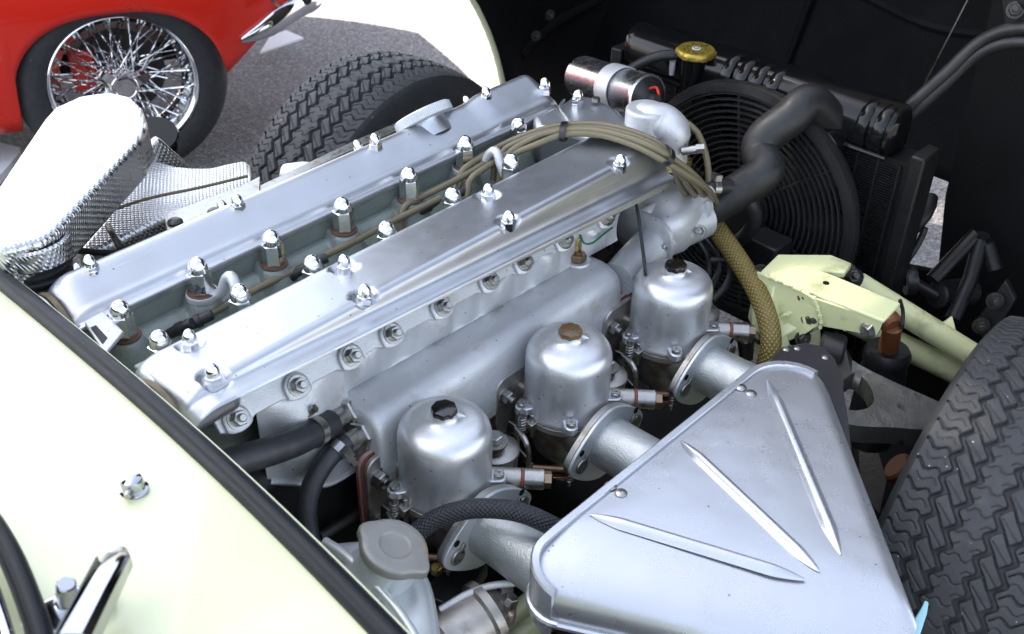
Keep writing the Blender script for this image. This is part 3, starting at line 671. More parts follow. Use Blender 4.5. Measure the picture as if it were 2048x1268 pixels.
# heater outlets at the rear of the rail
for p, q, r in (((0.1772, -0.0982, 0.6400), (0.1297, -0.1109, 0.6540), .0165), ((0.1787, -0.1255, 0.6250), (0.1380, -0.1321, 0.6340), .0150)):
    p = Vector(p); q = Vector(q); d = (q - p).normalized()
    g = MB(); g.cyl(p - d * .03, p + d * .012, r * 1.15, r * 1.05, 20, .002); g.build('outlet_boss', 'cast_aluminium', man)
    g = MB(); B_ = basis(d); k = []
    for rr, h in ((r * 1.1, .010), (r * 1.25, .012), (r * 1.25, .019), (r * 1.1, .021)):
        k.append([p + d * h + B_ @ Vector((rr * math.cos(i * math.pi / 3), rr * math.sin(i * math.pi / 3), 0)) for i in range(6)])
    g.loft(k); g.cyl(p + d * .018, q, r * .8, n=16); g.build('outlet_union', 'zinc_steel', man, angle=30)

# ================================================================== carburettors
def knob_mesh():
    g = MB(); n = 64; rings = []
    for z, k, sc in ((0, .70, 0), (.001, .80, .5), (.003, 1, 1), (.008, 1, 1), (.0095, .95, .7), (.0098, .80, .2)):
        rings.append([(.0150 * k * (1 - .085 * sc * (.5 + .5 * math.cos(8 * a))) * math.cos(a), .0150 * k * (1 - .085 * sc * (.5 + .5 * math.cos(8 * a))) * math.sin(a), z) for a in [2 * math.pi * i / n for i in range(n)]])
    g.loft(rings, caps=False); k = len(g.v); g.v.append(Vector((0, 0, .0105))); b0 = k - n
    for i in range(n): g.f.append((b0 + i, b0 + (i + 1) % n, k))
    return g
def spring(g, p0, p1, r, turns, w=.0009):
    p0 = Vector(p0); p1 = Vector(p1); B_ = basis(p1 - p0); L = (p1 - p0).length
    g.tube([p0 + B_ @ Vector((r * math.cos(t * 2 * math.pi * turns), r * math.sin(t * 2 * math.pi * turns), L * t)) for t in [i / (turns * 10) for i in range(turns * 10 + 1)]], w, 6, smooth=False)
def carburettor(label, knob_mat, loc):
    """built around the dashpot axis at x=y=0; z is world height"""
    r = thing('carburettor', label, 'carburettor', (loc[0], loc[1], .44), group='three carburettors in a row', local=True); OFF[r.name] = Vector((0, 0, .44))
    g = MB(); g.lathe([(.0525, .570), (.0555, .571), (.0555, .5765), (.0538, .5785), (.0542, .610), (.0542, .642), (.0538, .650), (.0520, .6575), (.0485, .6635), (.043, .6675), (.036, .6695), (.029, .6702), (.0225, .6712), (.0180, .6730), (.0155, .6755), (.0145, .6785), (.0142, .6810)], (0, 0, 0), n=72)
    dp = g.build('dashpot', 'dashpot_aluminium', r, angle=50)
    g = MB(); rows = []      # drain rib beside the neck
    for t, w, h in ((0, .0025, .678), (.3, .0045, .6775), (.6, .0045, .671), (1, .003, .663)):
        q = Vector((.010 + .019 * t, -.006 - .010 * t, 0)); s_ = Vector((.45, .9, 0)).normalized()
        rows.append([q + s_ * w + Vector((0, 0, .660)), q + s_ * w * .7 + Vector((0, 0, h - .001)), q + Vector((0, 0, h)), q - s_ * w * .7 + Vector((0, 0, h - .001)), q - s_ * w + Vector((0, 0, .660))])
    g.loft(rows); g.build('neck_rib', 'dashpot_aluminium', dp, angle=60)
    place('damper_knob', knob_mesh().mesh('damper_knob', knob_mat, angle=35), (0, 0, .6775), (0, 0, 1), dp, spin=.3)
    # ears with screws
    for a in (math.radians(158), math.radians(-50), math.radians(-134), math.radians(55)):
        c = Vector((math.cos(a) * .0625, math.sin(a) * .0625, 0)); i_ = Vector((math.cos(a) * .045, math.sin(a) * .045, 0)); t_ = Vector((-math.sin(a), math.cos(a), 0))
        out = [i_ + t_ * .011, c + t_ * .0090] + [c + Vector((math.cos(a + b_), math.sin(a + b_), 0)) * .0090 for b_ in (1.1, .5, 0, -.5, -1.1)] + [c - t_ * .0090, i_ - t_ * .011]
        g = MB(); g.prism([p + Vector((0, 0, .5865)) for p in out], 0, d=(0, 0, -.011)); g.build('screw_ear', 'dashpot_aluminium', dp, bevel=.0015)
        place('screw', SCREW, c + Vector((0, 0, .5866)), (0, 0, 1), dp, spin=a * 3)
    # body
    g = MB(); g.lathe([(0, .492), (.030, .492), (.038, .500), (.044, .520), (.047, .545), (.052, .558), (.0570, .562), (.0570, .5695), (.052, .5702)], (0, 0, 0), n=56)
    bd = g.build('body', 'carb_casting', r, angle=45)
    g = MB(); g.cyl((0, .062, .545), (0, -.066, .545), .036, .0375, 40, .002); g.build('throat', 'carb_casting', bd)
    g = MB(); g.box((-.002, .048, .572), (.062, .030, .034)); g.box((-.030, .030, .550), (.030, .040, .040)); g.build('body_block', 'carb_casting', bd, bevel=.005, seg=3)
    g = MB(); g.cyl((0, 0, .495), (.0, 0, .455), .018, .014, 24, .003); g.cyl((0, 0, .455), (0, 0, .440), .011, n=6); g.build('jet_housing', 'carb_casting', bd)
    # inlet flange (towards the air cleaner)
    def oval(cx, y, w, h, n=44): return [(cx + w * math.cos(a), y, .545 + (h + .012 * abs(math.sin(a)) ** 6 - .010 * abs(math.cos(a)) ** 4) * math.sin(a)) for a in [2 * math.pi * i / n for i in range(n)]]
    g = MB(); g.loft([oval(0, -.058, .071, .041), oval(0, -.0665, .071, .041)]); g.build('inlet_flange', 'carb_casting', bd, bevel=.001)
    # mounting flange to the manifold, with gasket
    def rr(w, zb, zt, y, rad=.016):
        out = []
        for cx, cz, a0 in ((w - rad, zt - rad, 0), (-w + rad, zt - rad, 90), (-w + rad, zb + rad, 180), (w - rad, zb + rad, 270)):
            for k in range(7): a = math.radians(a0 + 15 * k); out.append((cx - .008 + rad * math.cos(a), y, cz + rad * math.sin(a)))
        return out
    g = MB(); g.loft([rr(.064, .490, .612, .062), rr(.064, .490, .612, .0545)]); mf = g.build('mounting_flange', 'carb_casting', r, bevel=.0015)
    g = MB(); g.loft([rr(.0655, .4885, .6135, .0645), rr(.0655, .4885, .6135, .0625)]); g.loft([rr(.0655, .4885, .6135, .0735), rr(.0655, .4885, .6135, .0715)]); g.build('gasket', 'gasket_red', r)
    g = MB(); g.loft([rr(.0640, .490, .612, .0713), rr(.0640, .490, .612, .0647)]); g.build('spacer', 'cast_aluminium', r)
    for q in ((-.056, .0535, .583), (.040, .0535, .583), (-.056, .0535, .512), (.040, .0535, .512)): place('nut', NUT, q, (0, -1, .0), mf, spin=.5, scale=1.05)
    # float chamber and its banjo (towards the front)
    g = MB(); g.lathe([(0, .47), (.024, .47), (.027, .475), (.027, .545), (.029, .547), (.029, .553), (.025, .557), (.010, .560), (0, .560)], (.098, .012, 0), n=36); fc = g.build('float_chamber', 'carb_casting', r)
    g = MB(); g.lathe([(.0, .560), (.013, .560), (.013, .566), (.008, .567), (.008, .573), (.017, .574), (.017, .576), (.0, .576)], (.088, .006, 0), n=28); g.build('washer', 'zinc_steel', fc)
    g = MB(); hexprof(g, .0105, .576, .586, o=(.088, .006, 0)); g.build('bolt', 'zinc_steel', fc, angle=30)
    a = Vector((.036, -.020, .570)); b_ = Vector((.094, -.082, .566)); d = (b_ - a).normalized()
    g = MB(); g.cyl(a, a.lerp(b_, .58), .0125, n=24, bev=.001); g.build('fuel_arm', 'carb_casting', r)
    g = MB(); g.cyl(a.lerp(b_, .58), a.lerp(b_, .61), .0128, n=24); g.build('copper_washer', 'gasket_red', r)
    g = MB(); g.cyl(a.lerp(b_, .61), a.lerp(b_, .90), .0128, n=24, bev=.001); g.build('fuel_union', 'zinc_steel', r)
    g = MB(); g.cyl(a.lerp(b_, .90), b_, .0105, n=6); g.build('union_nut', 'bronze_nut', r, angle=30)
    # throttle linkage at the rear side
    g = MB(); g.cyl((-.055, .030, .528), (-.088, .030, .528), .0055, n=14); g.cyl((-.080, .030, .528), (-.094, .030, .528), .0085, n=6, bev=.001); g.cyl((-.074, .030, .528), (-.079, .030, .528), .0115, n=20); g.build('throttle_spindle', 'bronze_nut', r)
    g = MB(); g.prism([(-.070, .036, .560), (-.070, .022, .560), (-.070, .016, .525), (-.070, -.018, .508), (-.070, -.020, .498), (-.070, .024, .512), (-.070, .040, .525)], 0, d=(.003, 0, 0)); g.build('throttle_lever', 'zinc_steel', r, bevel=.0006)
    g = MB(); g.box((-.058, .006, .566), (.016, .014, .012)); g.cyl((-.058, .006, .545), (-.058, .006, .582), .003, n=10); g.build('stop_screw', 'zinc_steel', r, bevel=.001)
    g = MB(); spring(g, (-.070, .012, .560), (-.070, .012, .582), .0048, 5); g.cyl((-.070, .012, .552), (-.070, .012, .588), .0022, n=8); g.cyl((-.070, .012, .586), (-.070, .012, .591), .0048, n=12); g.build('idle_spring', 'zinc_steel', r)
    g = MB(); spring(g, (-.048, -.052, .500), (-.048, -.052, .528), .0050, 6); g.cyl((-.048, -.052, .492), (-.048, -.052, .534), .0022, n=8); g.cyl((-.048, -.052, .532), (-.048, -.052, .537), .0050, n=12); g.build('mixture_spring', 'zinc_steel', r)
    g = MB(); g.prism([(-.066, -.040, .510), (-.040, -.062, .508), (-.036, -.056, .506), (-.044, -.040, .507), (-.058, -.026, .510)], 0, d=(0, 0, -.003)); g.cyl((-.075, -.012, .515), (-.030, -.066, .515), .0045, n=12); g.build('choke_lever', 'copper', r, bevel=.0006)
    g = MB(); g.tube([(-.074, .018, .562), (-.082, .000, .566), (-.085, -.010, .562), (-.085, -.014, .545), (-.086, -.016, .515)], .0036, 10, .004); g.build('link_rod', 'zinc_steel', r)
    return r
carburettor('nearest carburettor with black damper knob, behind the braided breather hose', 'bakelite', (.2185, -.2115))
carburettor('middle carburettor of three, with brown damper knob', 'bakelite_brown', (.4275, -.2165))
carburettor('farthest carburettor of three, beside the thermostat housing', 'bakelite', (.6380, -.2205))
for o in bpy.data.objects:
    if o.name.startswith('damper_knob') and o.parent and abs(rootof(o).location.x - .638) < .01: o.data = o.data.copy(); o.data.materials[0] = MATS['bakelite']

# ================================================================== air cleaner
AZ = .625
Am, An, Aa = Vector((.134, -.384, AZ)), Vector((.722, -.384, AZ)), Vector((.336, -.760, AZ))
root = thing('air_cleaner', 'silver painted triangular air cleaner box with three pressed ribs', 'air cleaner', (.40, -.50, .47))
def fillet(P, R, n=10):
    out = []
    m = len(P)
    for i in range(m):
        p, a, c = P[i], P[i - 1], P[(i + 1) % m]
        u = (a - p).normalized(); v = (c - p).normalized(); ang = u.angle(v); t = R[i] / math.tan(ang / 2)
        ctr = p + (u + v).normalized() * (R[i] / math.sin(ang / 2)); s0 = p + u * t; s1 = p + v * t
        v0 = (s0 - ctr); v1 = (s1 - ctr); tot = v0.angle(v1); nn = v0.cross(v1).normalized()
        for k in range(n + 1): out.append(ctr + Matrix.Rotation(tot * k / n, 3, nn) @ v0)
        # straight edge samples
        nx = P[(i + 1) % m]; un = (nx - p).normalized(); tn = R[(i + 1) % m] / math.tan((p - nx).angle(P[(i + 2) % m] - nx) / 2)
        e0 = s1; e1 = nx - un * tn
        for k in range(1, 24): out.append(e0.lerp(e1, k / 24))
    return out
OUT = fillet([Am, An, Aa], [.036, .056, .060])
n_ = len(OUT)
def nrm2(i):
    t = (OUT[(i + 1) % n_] - OUT[i - 1]).normalized(); v = Vector((t.y, -t.x, 0))
    c = (Am + An + Aa) / 3
    return v if v.dot(OUT[i] - c) > 0 else -v
NR = [nrm2(i) for i in range(n_)]
NR = [(NR[i - 1] + NR[i] + NR[(i + 1) % n_]).normalized() for i in range(n_)]
def ldist(p, a, b_):
    d = (b_ - a).normalized(); n2 = Vector((-d.y, d.x, 0)); v = n2.dot(p - a); return abs(v)
def drop(p):
    """how far the pressed lid falls below its flat top: wide roll on the near side, tight on the others"""
    out = 0
    for d, R, w in ((ldist(p, Am, Aa), .105, .048), (ldist(p, An, Aa), .020, .020), (ldist(p, Am, An), .006, .004)):
        if d < R: out = max(out, 0) ; q = 1 - d / R; out = (out ** 3 + (w * (1 - math.sqrt(max(0, 1 - q * q)))) ** 3) ** (1 / 3)
    return out
CT = Vector((.43, -.45, AZ)); rings = []
for t in [0, .0008, .003, .007, .013, .02, .03, .042, .056, .072, .09, .11, .14, .17, .21, .25, .30, .36, .44, .55, .7, .85, .98]:
    rings.append([(lambda q: q + Vector((0, 0, -drop(q) + .002 * math.sin(math.pi * min(1, t * 1.2) * .5))))(OUT[i].lerp(CT, t)) for i in range(n_)])
low = [[Vector((p.x, p.y, AZ - .064)) for p in OUT], [Vector((p.x + NR[i].x * .0005, p.y + NR[i].y * .0005, min(rings[0][i].z - .002, AZ - .056))) for i, p in enumerate(OUT)]]
g = MB(); g.loft(low + rings, caps=True)
g.build('body', 'silver_paint', root, angle=60)
# bottom seam lip and backing
g = MB(); g.tube([p + NR[i] * .003 + Vector((0, 0, -.060)) for i, p in enumerate(OUT)] + [OUT[0] + NR[0] * .003 + Vector((0, 0, -.060))], .0045, 8, smooth=False); g.build('seam_lip', 'silver_paint', root)
g = MB(); g.loft([[OUT[i] - NR[i] * q + Vector((0, 0, z)) for i in range(n_)] for z, q in ((-.063, .004), (-.085, .010), (-.120, .030))]); g.build('base_tray', 'black_satin', root)
# mouth rim along the carburettor side, wrapping both corners
tt = [i for i in range(n_) if NR[i].y > -.30]
# order the run so it is contiguous
st = next(i for i in tt if (i - 1) % n_ not in tt); run = []
i = st
while i in tt and len(run) < n_: run.append(i); i = (i + 1) % n_
g = MB(); rows = []
for i in run:
    q, N2 = OUT[i] - Vector((0, 0, max(0, drop(OUT[i]) - .005) * .55)), NR[i]
    rows.append([q + N2 * .0005 + Vector((0, 0, -.068)), q + N2 * .0035 + Vector((0, 0, -.066)), q + N2 * .0035 + Vector((0, 0, .0025)), q + N2 * .0015 + Vector((0, 0, .0045)), q - N2 * .0055 + Vector((0, 0, .0045)), q - N2 * .0062 + Vector((0, 0, .0035)), q - N2 * .0062 + Vector((0, 0, -.0015)), q - N2 * .004 + Vector((0, 0, -.003))])
g.loft(rows); g.build('mouth_rim', 'silver_paint', root, angle=40)
# pressed ribs
for a, b_, w in (((0.2550, -0.3972, 0.6280), (0.3385, -0.6114, 0.6280), .0088), ((0.4178, -0.3978, 0.6280), (0.3577, -0.6161, 0.6280), .0088), ((0.5853, -0.4076, 0.6280), (0.3930, -0.6199, 0.6280), .0088)):
    a = Vector(a); b_ = Vector(b_); d = (b_ - a).normalized(); s_ = d.cross(Vector((0, 0, 1))).normalized(); rows = []
    for i in range(41):
        t = i / 40; k = min(1, math.sin(math.pi * t) ** .55 if 0 < t < 1 else 0.02); k = max(.02, min(1, min(t, 1 - t) / .14)) ** .6
        c = a.lerp(b_, t)
        rows.append([c + s_ * (w * k * q) + Vector((0, 0, AZ - c.z + .0016 + .0072 * k * (1 - q * q) ** 1.3)) for q in (-1, -.85, -.7, -.55, -.4, -.2, 0, .2, .4, .55, .7, .85, 1)])
    g = MB(); g.loft(rows, closed=False, caps=False); g.build('rib', 'silver_paint', root, angle=70)
for p in ((0.5486, -0.3933, 0.6260), (0.5476, -0.4085, 0.6260), (0.3035, -0.3861, 0.6260), (0.3032, -0.4011, 0.6260)): place('rivet', RIVET, (p[0], p[1], AZ + .0014), (0, 0, 1), root, scale=1.15)
# trumpets with their flanges
for i, (xc, yc) in enumerate(((.2185, -.2115), (.4275, -.2165), (.6380, -.2205))):
    g = MB(); g.lathe([(.030, 0), (.0345, .0), (.0345, .04), (.0360, .12), (.030, .12)], (xc, yc - .068, .548), (0, -1, .02), 44); tr = g.build('trumpet', 'grey_trumpet', root, angle=50)
    def oval(y, w, h, n=44): return [(xc + w * math.cos(a), y, .545 + (h + .012 * abs(math.sin(a)) ** 6 - .010 * abs(math.cos(a)) ** 4) * math.sin(a)) for a in [2 * math.pi * q / n for q in range(n)]]
    g = MB(); g.loft([oval(yc - .0672, .072, .042), oval(yc - .0715, .072, .042)]); g.build('trumpet_flange', 'tank_grey', tr, bevel=.0008)
    for sx, sz in ((-.052, -.006), (.054, .000)):
        c = Vector((xc + sx, yc - .0716, .548 + sz))
        g = MB(); g.cyl(c, c + Vector((0, -.0035, 0)), .0105, n=24, bev=.0008); g.box(c + Vector((.007 * (1 if sx < 0 else -1), -.002, .009)), (.005, .003, .012), Matrix.Rotation(.5, 3, 'Y')); g.build('tab_bolt', 'zinc_steel', tr, bevel=.0005)
        g = MB(); g.cyl(c + Vector((0, -.0002, .021 if sx < 0 else .019)), c + Vector((0, -.0006, .021 if sx < 0 else .019)), .0045, n=16); g.build('painted_flange_hole', 'bonnet_black', tr)  # dark disc painted on the flange for the shade of a hole
# clear shield behind the far edge
g = MB(); g.prism([(0.6531, -0.3731, 0.6000), (0.6889, -0.3697, 0.6000), (0.7180, -0.3865, 0.6000), (0.7288, -0.4068, 0.6000), (0.7155, -0.4332, 0.6000), (0.6789, -0.4652, 0.6000), (0.6229, -0.5046, 0.6000), (0.5698, -0.5398, 0.6000), (0.5170, -0.5745, 0.6000), (0.5226, -0.5573, 0.6000), (0.5944, -0.4823, 0.6000)], 0, d=(0, 0, -.0025)); sh = g.build('edge_shield', 'clear_plastic', root, bevel=.0006)
for p in ((0.6869, -0.3763, 0.6005), (0.6992, -0.3856, 0.6005), (0.7084, -0.4224, 0.6005)): place('rivet', RIVET, p, (0, 0, 1), root, scale=.75)

# ================================================================== tank with oval cap, in the corner by the scuttle
root = thing('header_tank', 'grey painted coolant tank with weathered lever cap beside the scuttle', 'tank', (0.1043, -0.2373, 0.5000))
cc = Vector((0.0663, -0.2982, 0.6500)); axc = Vector((.22, -.26, 1)).normalized()
rows = []
tank = [(0.0403, -0.2048, 0.6000), (0.0661, -0.2239, 0.6060), (0.0870, -0.2483, 0.6060), (0.0939, -0.2992, 0.6000), (0.0833, -0.3310, 0.5960), (0.0417, -0.3877, 0.5900), (0.0066, -0.4379, 0.5800), (-0.0587, -0.3705, 0.5800), (-0.0171, -0.2753, 0.5900), (0.0151, -0.2023, 0.5950)]
ctr = sum((Vector(p) for p in tank), Vector()) / len(tank)
T2 = [Vector((p[0], p[1], .605)) for p in tank]
T2 = catmull(T2 + [T2[0]], .008)[:-1]
for k, z in ((1.06, -.20), (1.06, -.03), (1.03, -.012), (.96, -.003), (.85, .002), (.6, .004), (.3, .005), (.02, .005)):
    rows.append([Vector((ctr.x, ctr.y, .605)) .lerp(p, k) + Vector((0, 0, z)) for p in T2])
g = MB(); g.loft(rows); g.build('body', 'tank_grey', root, angle=60)
MB().tube([(0.0378, -0.2186, 0.6180), (0.0394, -0.2493, 0.6200), (0.0355, -0.2970, 0.6200), (0.0313, -0.3353, 0.6180), (0.0217, -0.3747, 0.6160), (0.0080, -0.4033, 0.6140)], .0052, 12, .006).build('seam_bead', 'tank_grey', root)
g = MB(); g.lathe([(.044, -.060), (.040, -.048), (.0345, -.040), (.0315, -.030), (.0315, -.006), (.034, -.004)], cc, axc, 44); g.build('filler_neck', 'tank_grey', root, angle=50)
def capring(k, h, w=.0350):
    B_ = basis(axc); out = []
    for i in range(64):
        a = 2 * math.pi * i / 64; e = .0 + .0075 * max(0, math.cos(2 * (a - 1.05))) ** 6
        out.append(cc + B_ @ Vector(((w * k + e * (k > .85)) * math.cos(a), (w * k + e * (k > .85)) * math.sin(a), h - .003 * (k > .85) * max(0, math.cos(2 * (a - 1.05))) ** 6)))
    return out
g = MB(); g.loft([capring(.97, -.010), capring(1.0, -.009), capring(1.0, -.001), capring(.97, .001), capring(.90, .002), capring(.80, .0022), capring(.50, .0022), capring(.46, .0005), capring(.40, .0000), capring(.02, .0004)])
g.build('lever_cap', 'cap_grey', root, angle=50)

# ================================================================== hoses, clamps, cables
def clamp(parent, p, ax, r, w=.011, screw_dir=(0, 0, 1)):
    p = Vector(p); ax = Vector(ax).normalized(); sd = Vector(screw_dir); sd = (sd - ax * sd.dot(ax)).normalized()
    g = MB(); g.lathe([(r, -w / 2), (r + .0012, -w / 2), (r + .0012, w / 2), (r, w / 2)], p, ax, 28, closed=True)
    B_ = Matrix((sd.cross(ax), ax, sd)).transposed()
    g.box(p + sd * (r + .005), (.016, w * .95, .009), B_); q = p + sd * (r + .0055)
    g.cyl(q + sd.cross(ax) * .006, q + sd.cross(ax) * .018, .0048, n=6)
    for k in range(7):
        a = .35 + k * .13; n2 = sd * math.cos(a) + sd.cross(ax) * math.sin(-a)
        g.box(p + n2 * (r + .0014), (.0014, w * .55, .0012), Matrix((sd.cross(ax) * math.cos(a) + sd * math.sin(a), ax, n2)).transposed())
    return g.build('hose_clamp', 'zinc_steel', parent, angle=30)
def hose(name, label, pts, r, material, cat='hose', n=18, clamps=(), step=.008):
    root = thing(name, label, cat, pts[-1])
    MB().tube(pts, r, n, step).build('tube', material, root)
    for p, q, sd in clamps: clamp(root, p, Vector(q) - Vector(p), r + .0003 if not callable(r) else r(0), screw_dir=sd)
    return root
hA = [(0.1350, -0.1135, 0.6560), (0.1079, -0.1201, 0.6640), (0.0751, -0.1286, 0.6760), (0.0410, -0.1323, 0.6880), (0.0061, -0.1299, 0.6970), (-0.0271, -0.1264, 0.7020), (-0.0711, -0.1220, 0.7000)]
hose('heater_hose', 'thick black rubber heater hose running from the water rail under the scuttle', hA, .0160, 'hose_rubber', clamps=[(hA[1], hA[2], (-.3, .6, .7))])
hB = [(0.1404, -0.1329, 0.6360), (0.1270, -0.1331, 0.6350), (0.1067, -0.1343, 0.6280), (0.0849, -0.1374, 0.6120), (0.0687, -0.1445, 0.5920), (0.0603, -0.1547, 0.5700), (0.0538, -0.1722, 0.5480), (0.0564, -0.1918, 0.5200)]
hose('heater_hose', 'thinner black rubber hose curving down behind the coolant tank', hB, .0118, 'hose_rubber', clamps=[(hB[1], hB[2], (.6, -.7, .3))])
hC = [(0.1199, -0.2538, 0.5750), (0.1352, -0.2580, 0.5900), (0.1549, -0.2695, 0.6040), (0.1794, -0.2912, 0.6140), (0.2009, -0.3159, 0.6160), (0.2173, -0.3379, 0.6120), (0.2331, -0.3609, 0.6000), (0.2576, -0.3778, 0.5700)]
hose('breather_hose', 'dark braided breather hose arching in front of the nearest carburettor', hC, .0112, 'braided_hose', step=.005)
hD = [(0.8572, -0.1255, 0.6300), (0.8307, -0.1694, 0.6250), (0.8014, -0.2245, 0.6150), (0.7741, -0.2750, 0.6000), (0.7533, -0.3095, 0.5800), (0.7373, -0.3292, 0.5550), (0.7304, -0.3318, 0.5200)]
hose('braided_hose', 'brown and yellow braided hose dropping beside the farthest carburettor', hD, .0150, 'brown_braid', step=.005)
# upper radiator hose
hE = [Vector((1.055, -.215, .735)), (1.0000, -0.1879, 0.7906), (0.9650, -0.1767, 0.7734), (0.9350, -0.1561, 0.7437), (0.9200, -0.1622, 0.7248), (0.8980, -0.1884, 0.7163), (0.8730, -0.1695, 0.6884), (0.8520, -0.1469, 0.6629), (0.8350, -0.1296, 0.6454)]
rh = hose('radiator_hose', 'thick black upper radiator hose bending in an S to the thermostat housing', hE, .0280, 'black_rubber', n=28, clamps=[(hE[8], hE[7], (-.2, -.6, .6))])
hF = [(0.8066, -0.1482, 0.6980), (0.8240, -0.1498, 0.7000), (0.8542, -0.1627, 0.6940), (0.8731, -0.1849, 0.6700), (0.8892, -0.1884, 0.6300), (0.8971, -0.1654, 0.5850), (0.8999, -0.1316, 0.5500)]
hose('bypass_hose', 'black loop of rubber hose in front of the cooling fan', hF, .0115, 'black_rubber', clamps=[(hF[1], hF[2], (-.1, .2, 1))])
hose('overflow_hose', 'black rubber overflow hose curving from the radiator filler neck', [(1.0200, 0.0743, 0.7806), (1.0000, 0.0917, 0.7794), (0.9850, 0.1146, 0.7656), (0.9700, 0.1322, 0.7471), (0.9550, 0.1347, 0.7333)], .0088, 'black_rubber')
hose('water_pipe', 'dark metal pipe passing behind the coolant tank', [(0.0990, -0.1182, 0.5000), (0.1743, -0.1214, 0.5000), (0.2586, -0.1301, 0.5000)], .0075, 'dark_steel', 'pipe')
hose('brake_pipe', 'grey curved pipe under the near end of the air cleaner', [(0.1244, -0.2985, 0.5000), (0.1529, -0.3094, 0.5100), (0.1786, -0.3234, 0.5150), (0.2059, -0.3442, 0.5150)], .0042, 'cast_aluminium', 'pipe')
# ignition leads
root = thing('ignition_leads', 'bundle of tan ignition leads draped over the front of the cam covers', 'cables', (0.7643, 0.0681, 0.7200))
bund = [(0.4111, 0.0567, 0.7520), (0.4563, 0.0520, 0.7560), (0.5148, 0.0446, 0.7650), (0.5749, 0.0365, 0.7800), (0.6099, 0.0132, 0.7950), (0.6385, -0.0159, 0.8060), (0.6634, -0.0571, 0.8120), (0.6764, -0.1072, 0.8120), (0.6851, -0.1479, 0.8030), (0.7086, -0.1649, 0.7750), (0.7468, -0.1646, 0.7350), (0.8592, -0.1197, 0.6400)]
offs = [(0, 0), (.0092, .002), (.0045, .0078), (-.0050, .0078), (.0180, .0035), (.0135, .0095), (-.0095, .001)]
for k, (a, h) in enumerate(offs):
    pts = []
    for i, p in enumerate(bund):
        t = i / (len(bund) - 1); p = Vector(p); d = (Vector(bund[min(i + 1, 11)]) - Vector(bund[max(i - 1, 0)])).normalized(); s_ = d.cross(Vector((0, 0, 1))).normalized()
        sp = 1.0 if 5 <= i <= 9 else 1.0 + .5 * abs(math.sin(k * 1.7 + i))
        pts.append(p + s_ * (a - .004) * sp + Vector((0, 0, h * (1 if i >= 4 else .6))) + Vector((.001 * math.sin(k * 3 + i * 1.3), 0, .0012 * math.cos(k * 2 + i))))
    if k in (1, 3): pts = pts[2:]
    if k in (2, 4, 5, 6): pts = pts[3:]
    pts = [pts[0] + Vector((-.022, -.010, -.040)), pts[0] + Vector((-.012, -.004, -.012))] + pts
    MB().tube(pts, .0045, 10, .008).build('lead', 'tan_cable', root)
for px in ((bund[5], bund[6]), (bund[8], bund[9])):
    p, q = Vector(px[0]), Vector(px[1]); d = (q - p).normalized(); s_ = d.cross(Vector((0, 0, 1))).normalized(); u_ = s_.cross(d)
    g = MB(); rows = []
    for i in range(29):
        a = 2 * math.pi * i / 28; c = p + s_ * (.0035 + .0185 * math.cos(a)) + u_ * (.0042 + .0105 * math.sin(a)); n2 = (s_ * math.cos(a) + u_ * math.sin(a))
        rows.append([c + d * .004, c + n2 * .0015 + d * .004, c + n2 * .0015 - d * .004, c - d * .004])
    g.loft(rows, caps=False); g.build('cable_tie', 'black_plastic', root)
# spark plug boots in the valley
for k, (a, b_) in enumerate((((0.4547, 0.0447, 0.7520), (0.4213, 0.0561, 0.7350)), ((0.2611, 0.0365, 0.7520), (0.2362, 0.0498, 0.7450)), ((0.2324, 0.0425, 0.7480), (0.1984, 0.0679, 0.7250)), ((0.0953, 0.0364, 0.7520), (0.0617, 0.0540, 0.7380)), ((0.0717, 0.0411, 0.7500), (0.0516, 0.0726, 0.7250)), ((0.5068, 0.0366, 0.7520), (0.4910, 0.0447, 0.7450)))):
    a, b_ = Vector(a), Vector(b_); L = (b_ - a).length; d = (b_ - a).normalized()
    g = MB(); g.lathe([(0, 0), (.0055, 0), (.0065, .002), (.0065, L * .35), (.0080, L * .36), (.0080, L * .50), (.0068, L * .52), (.0060, L * .95), (.004, L), (0, L)], a, d, 16); g.build('plug_boot', 'black_rubber', root)
MB().tube([(0.4561, 0.0422, 0.7540), (0.3848, 0.0522, 0.7460), (0.3078, 0.0507, 0.7450), (0.2307, 0.0527, 0.7440), (0.1580, 0.0543, 0.7420), (0.1002, 0.0510, 0.7420)], .0045, 10).build('lead', 'tan_cable', root)
root = thing('drain_hose', 'short black rubber hose hanging from the farthest carburettor fuel union', 'hose', (0.7599, -0.2846, 0.5000))
MB().cyl((0.7362, -0.2830, 0.5620), (0.7515, -0.2885, 0.5050), .0115, n=18).build('tube', 'black_rubber', root)
clamp(root, (0.7410, -0.2844, 0.5450), (.1, .1, 1), .0118, screw_dir=(1, -1, 0))
# thin wires
t = MB().tube([(0.5706, -0.1078, 0.7120), (0.5678, -0.1177, 0.7050), (0.5822, -0.1208, 0.7000), (0.6075, -0.1173, 0.7000), (0.6324, -0.1146, 0.7000)], .0016, 8, .004).build('green_wire', 'green_wire'); tag(t, 'thin green wire clipped to the brass temperature sender', 'wire')
t = MB().tube([(0.6315, -0.1123, 0.7050), (0.6418, -0.1103, 0.7300), (0.6492, -0.1179, 0.7520), (0.6528, -0.1251, 0.7550), (0.6452, -0.1444, 0.7350), (0.6285, -0.1675, 0.7050), (0.6102, -0.1905, 0.6800), (0.6122, -0.1929, 0.6600)], .0024, 8, .004).build('black_cable', 'black_plastic'); tag(t, 'thin black cable looped from the inlet cam cover front to the carburettors', 'wire')
t = MB().tube([(0.6265, 0.0938, 0.7860), (0.6093, 0.0938, 0.7660), (0.5980, 0.0997, 0.7520)], .0008, 6, .004).build('fine_wire', 'white_thread'); tag(t, 'hair thin pale wire in the valley between the cam covers', 'wire')
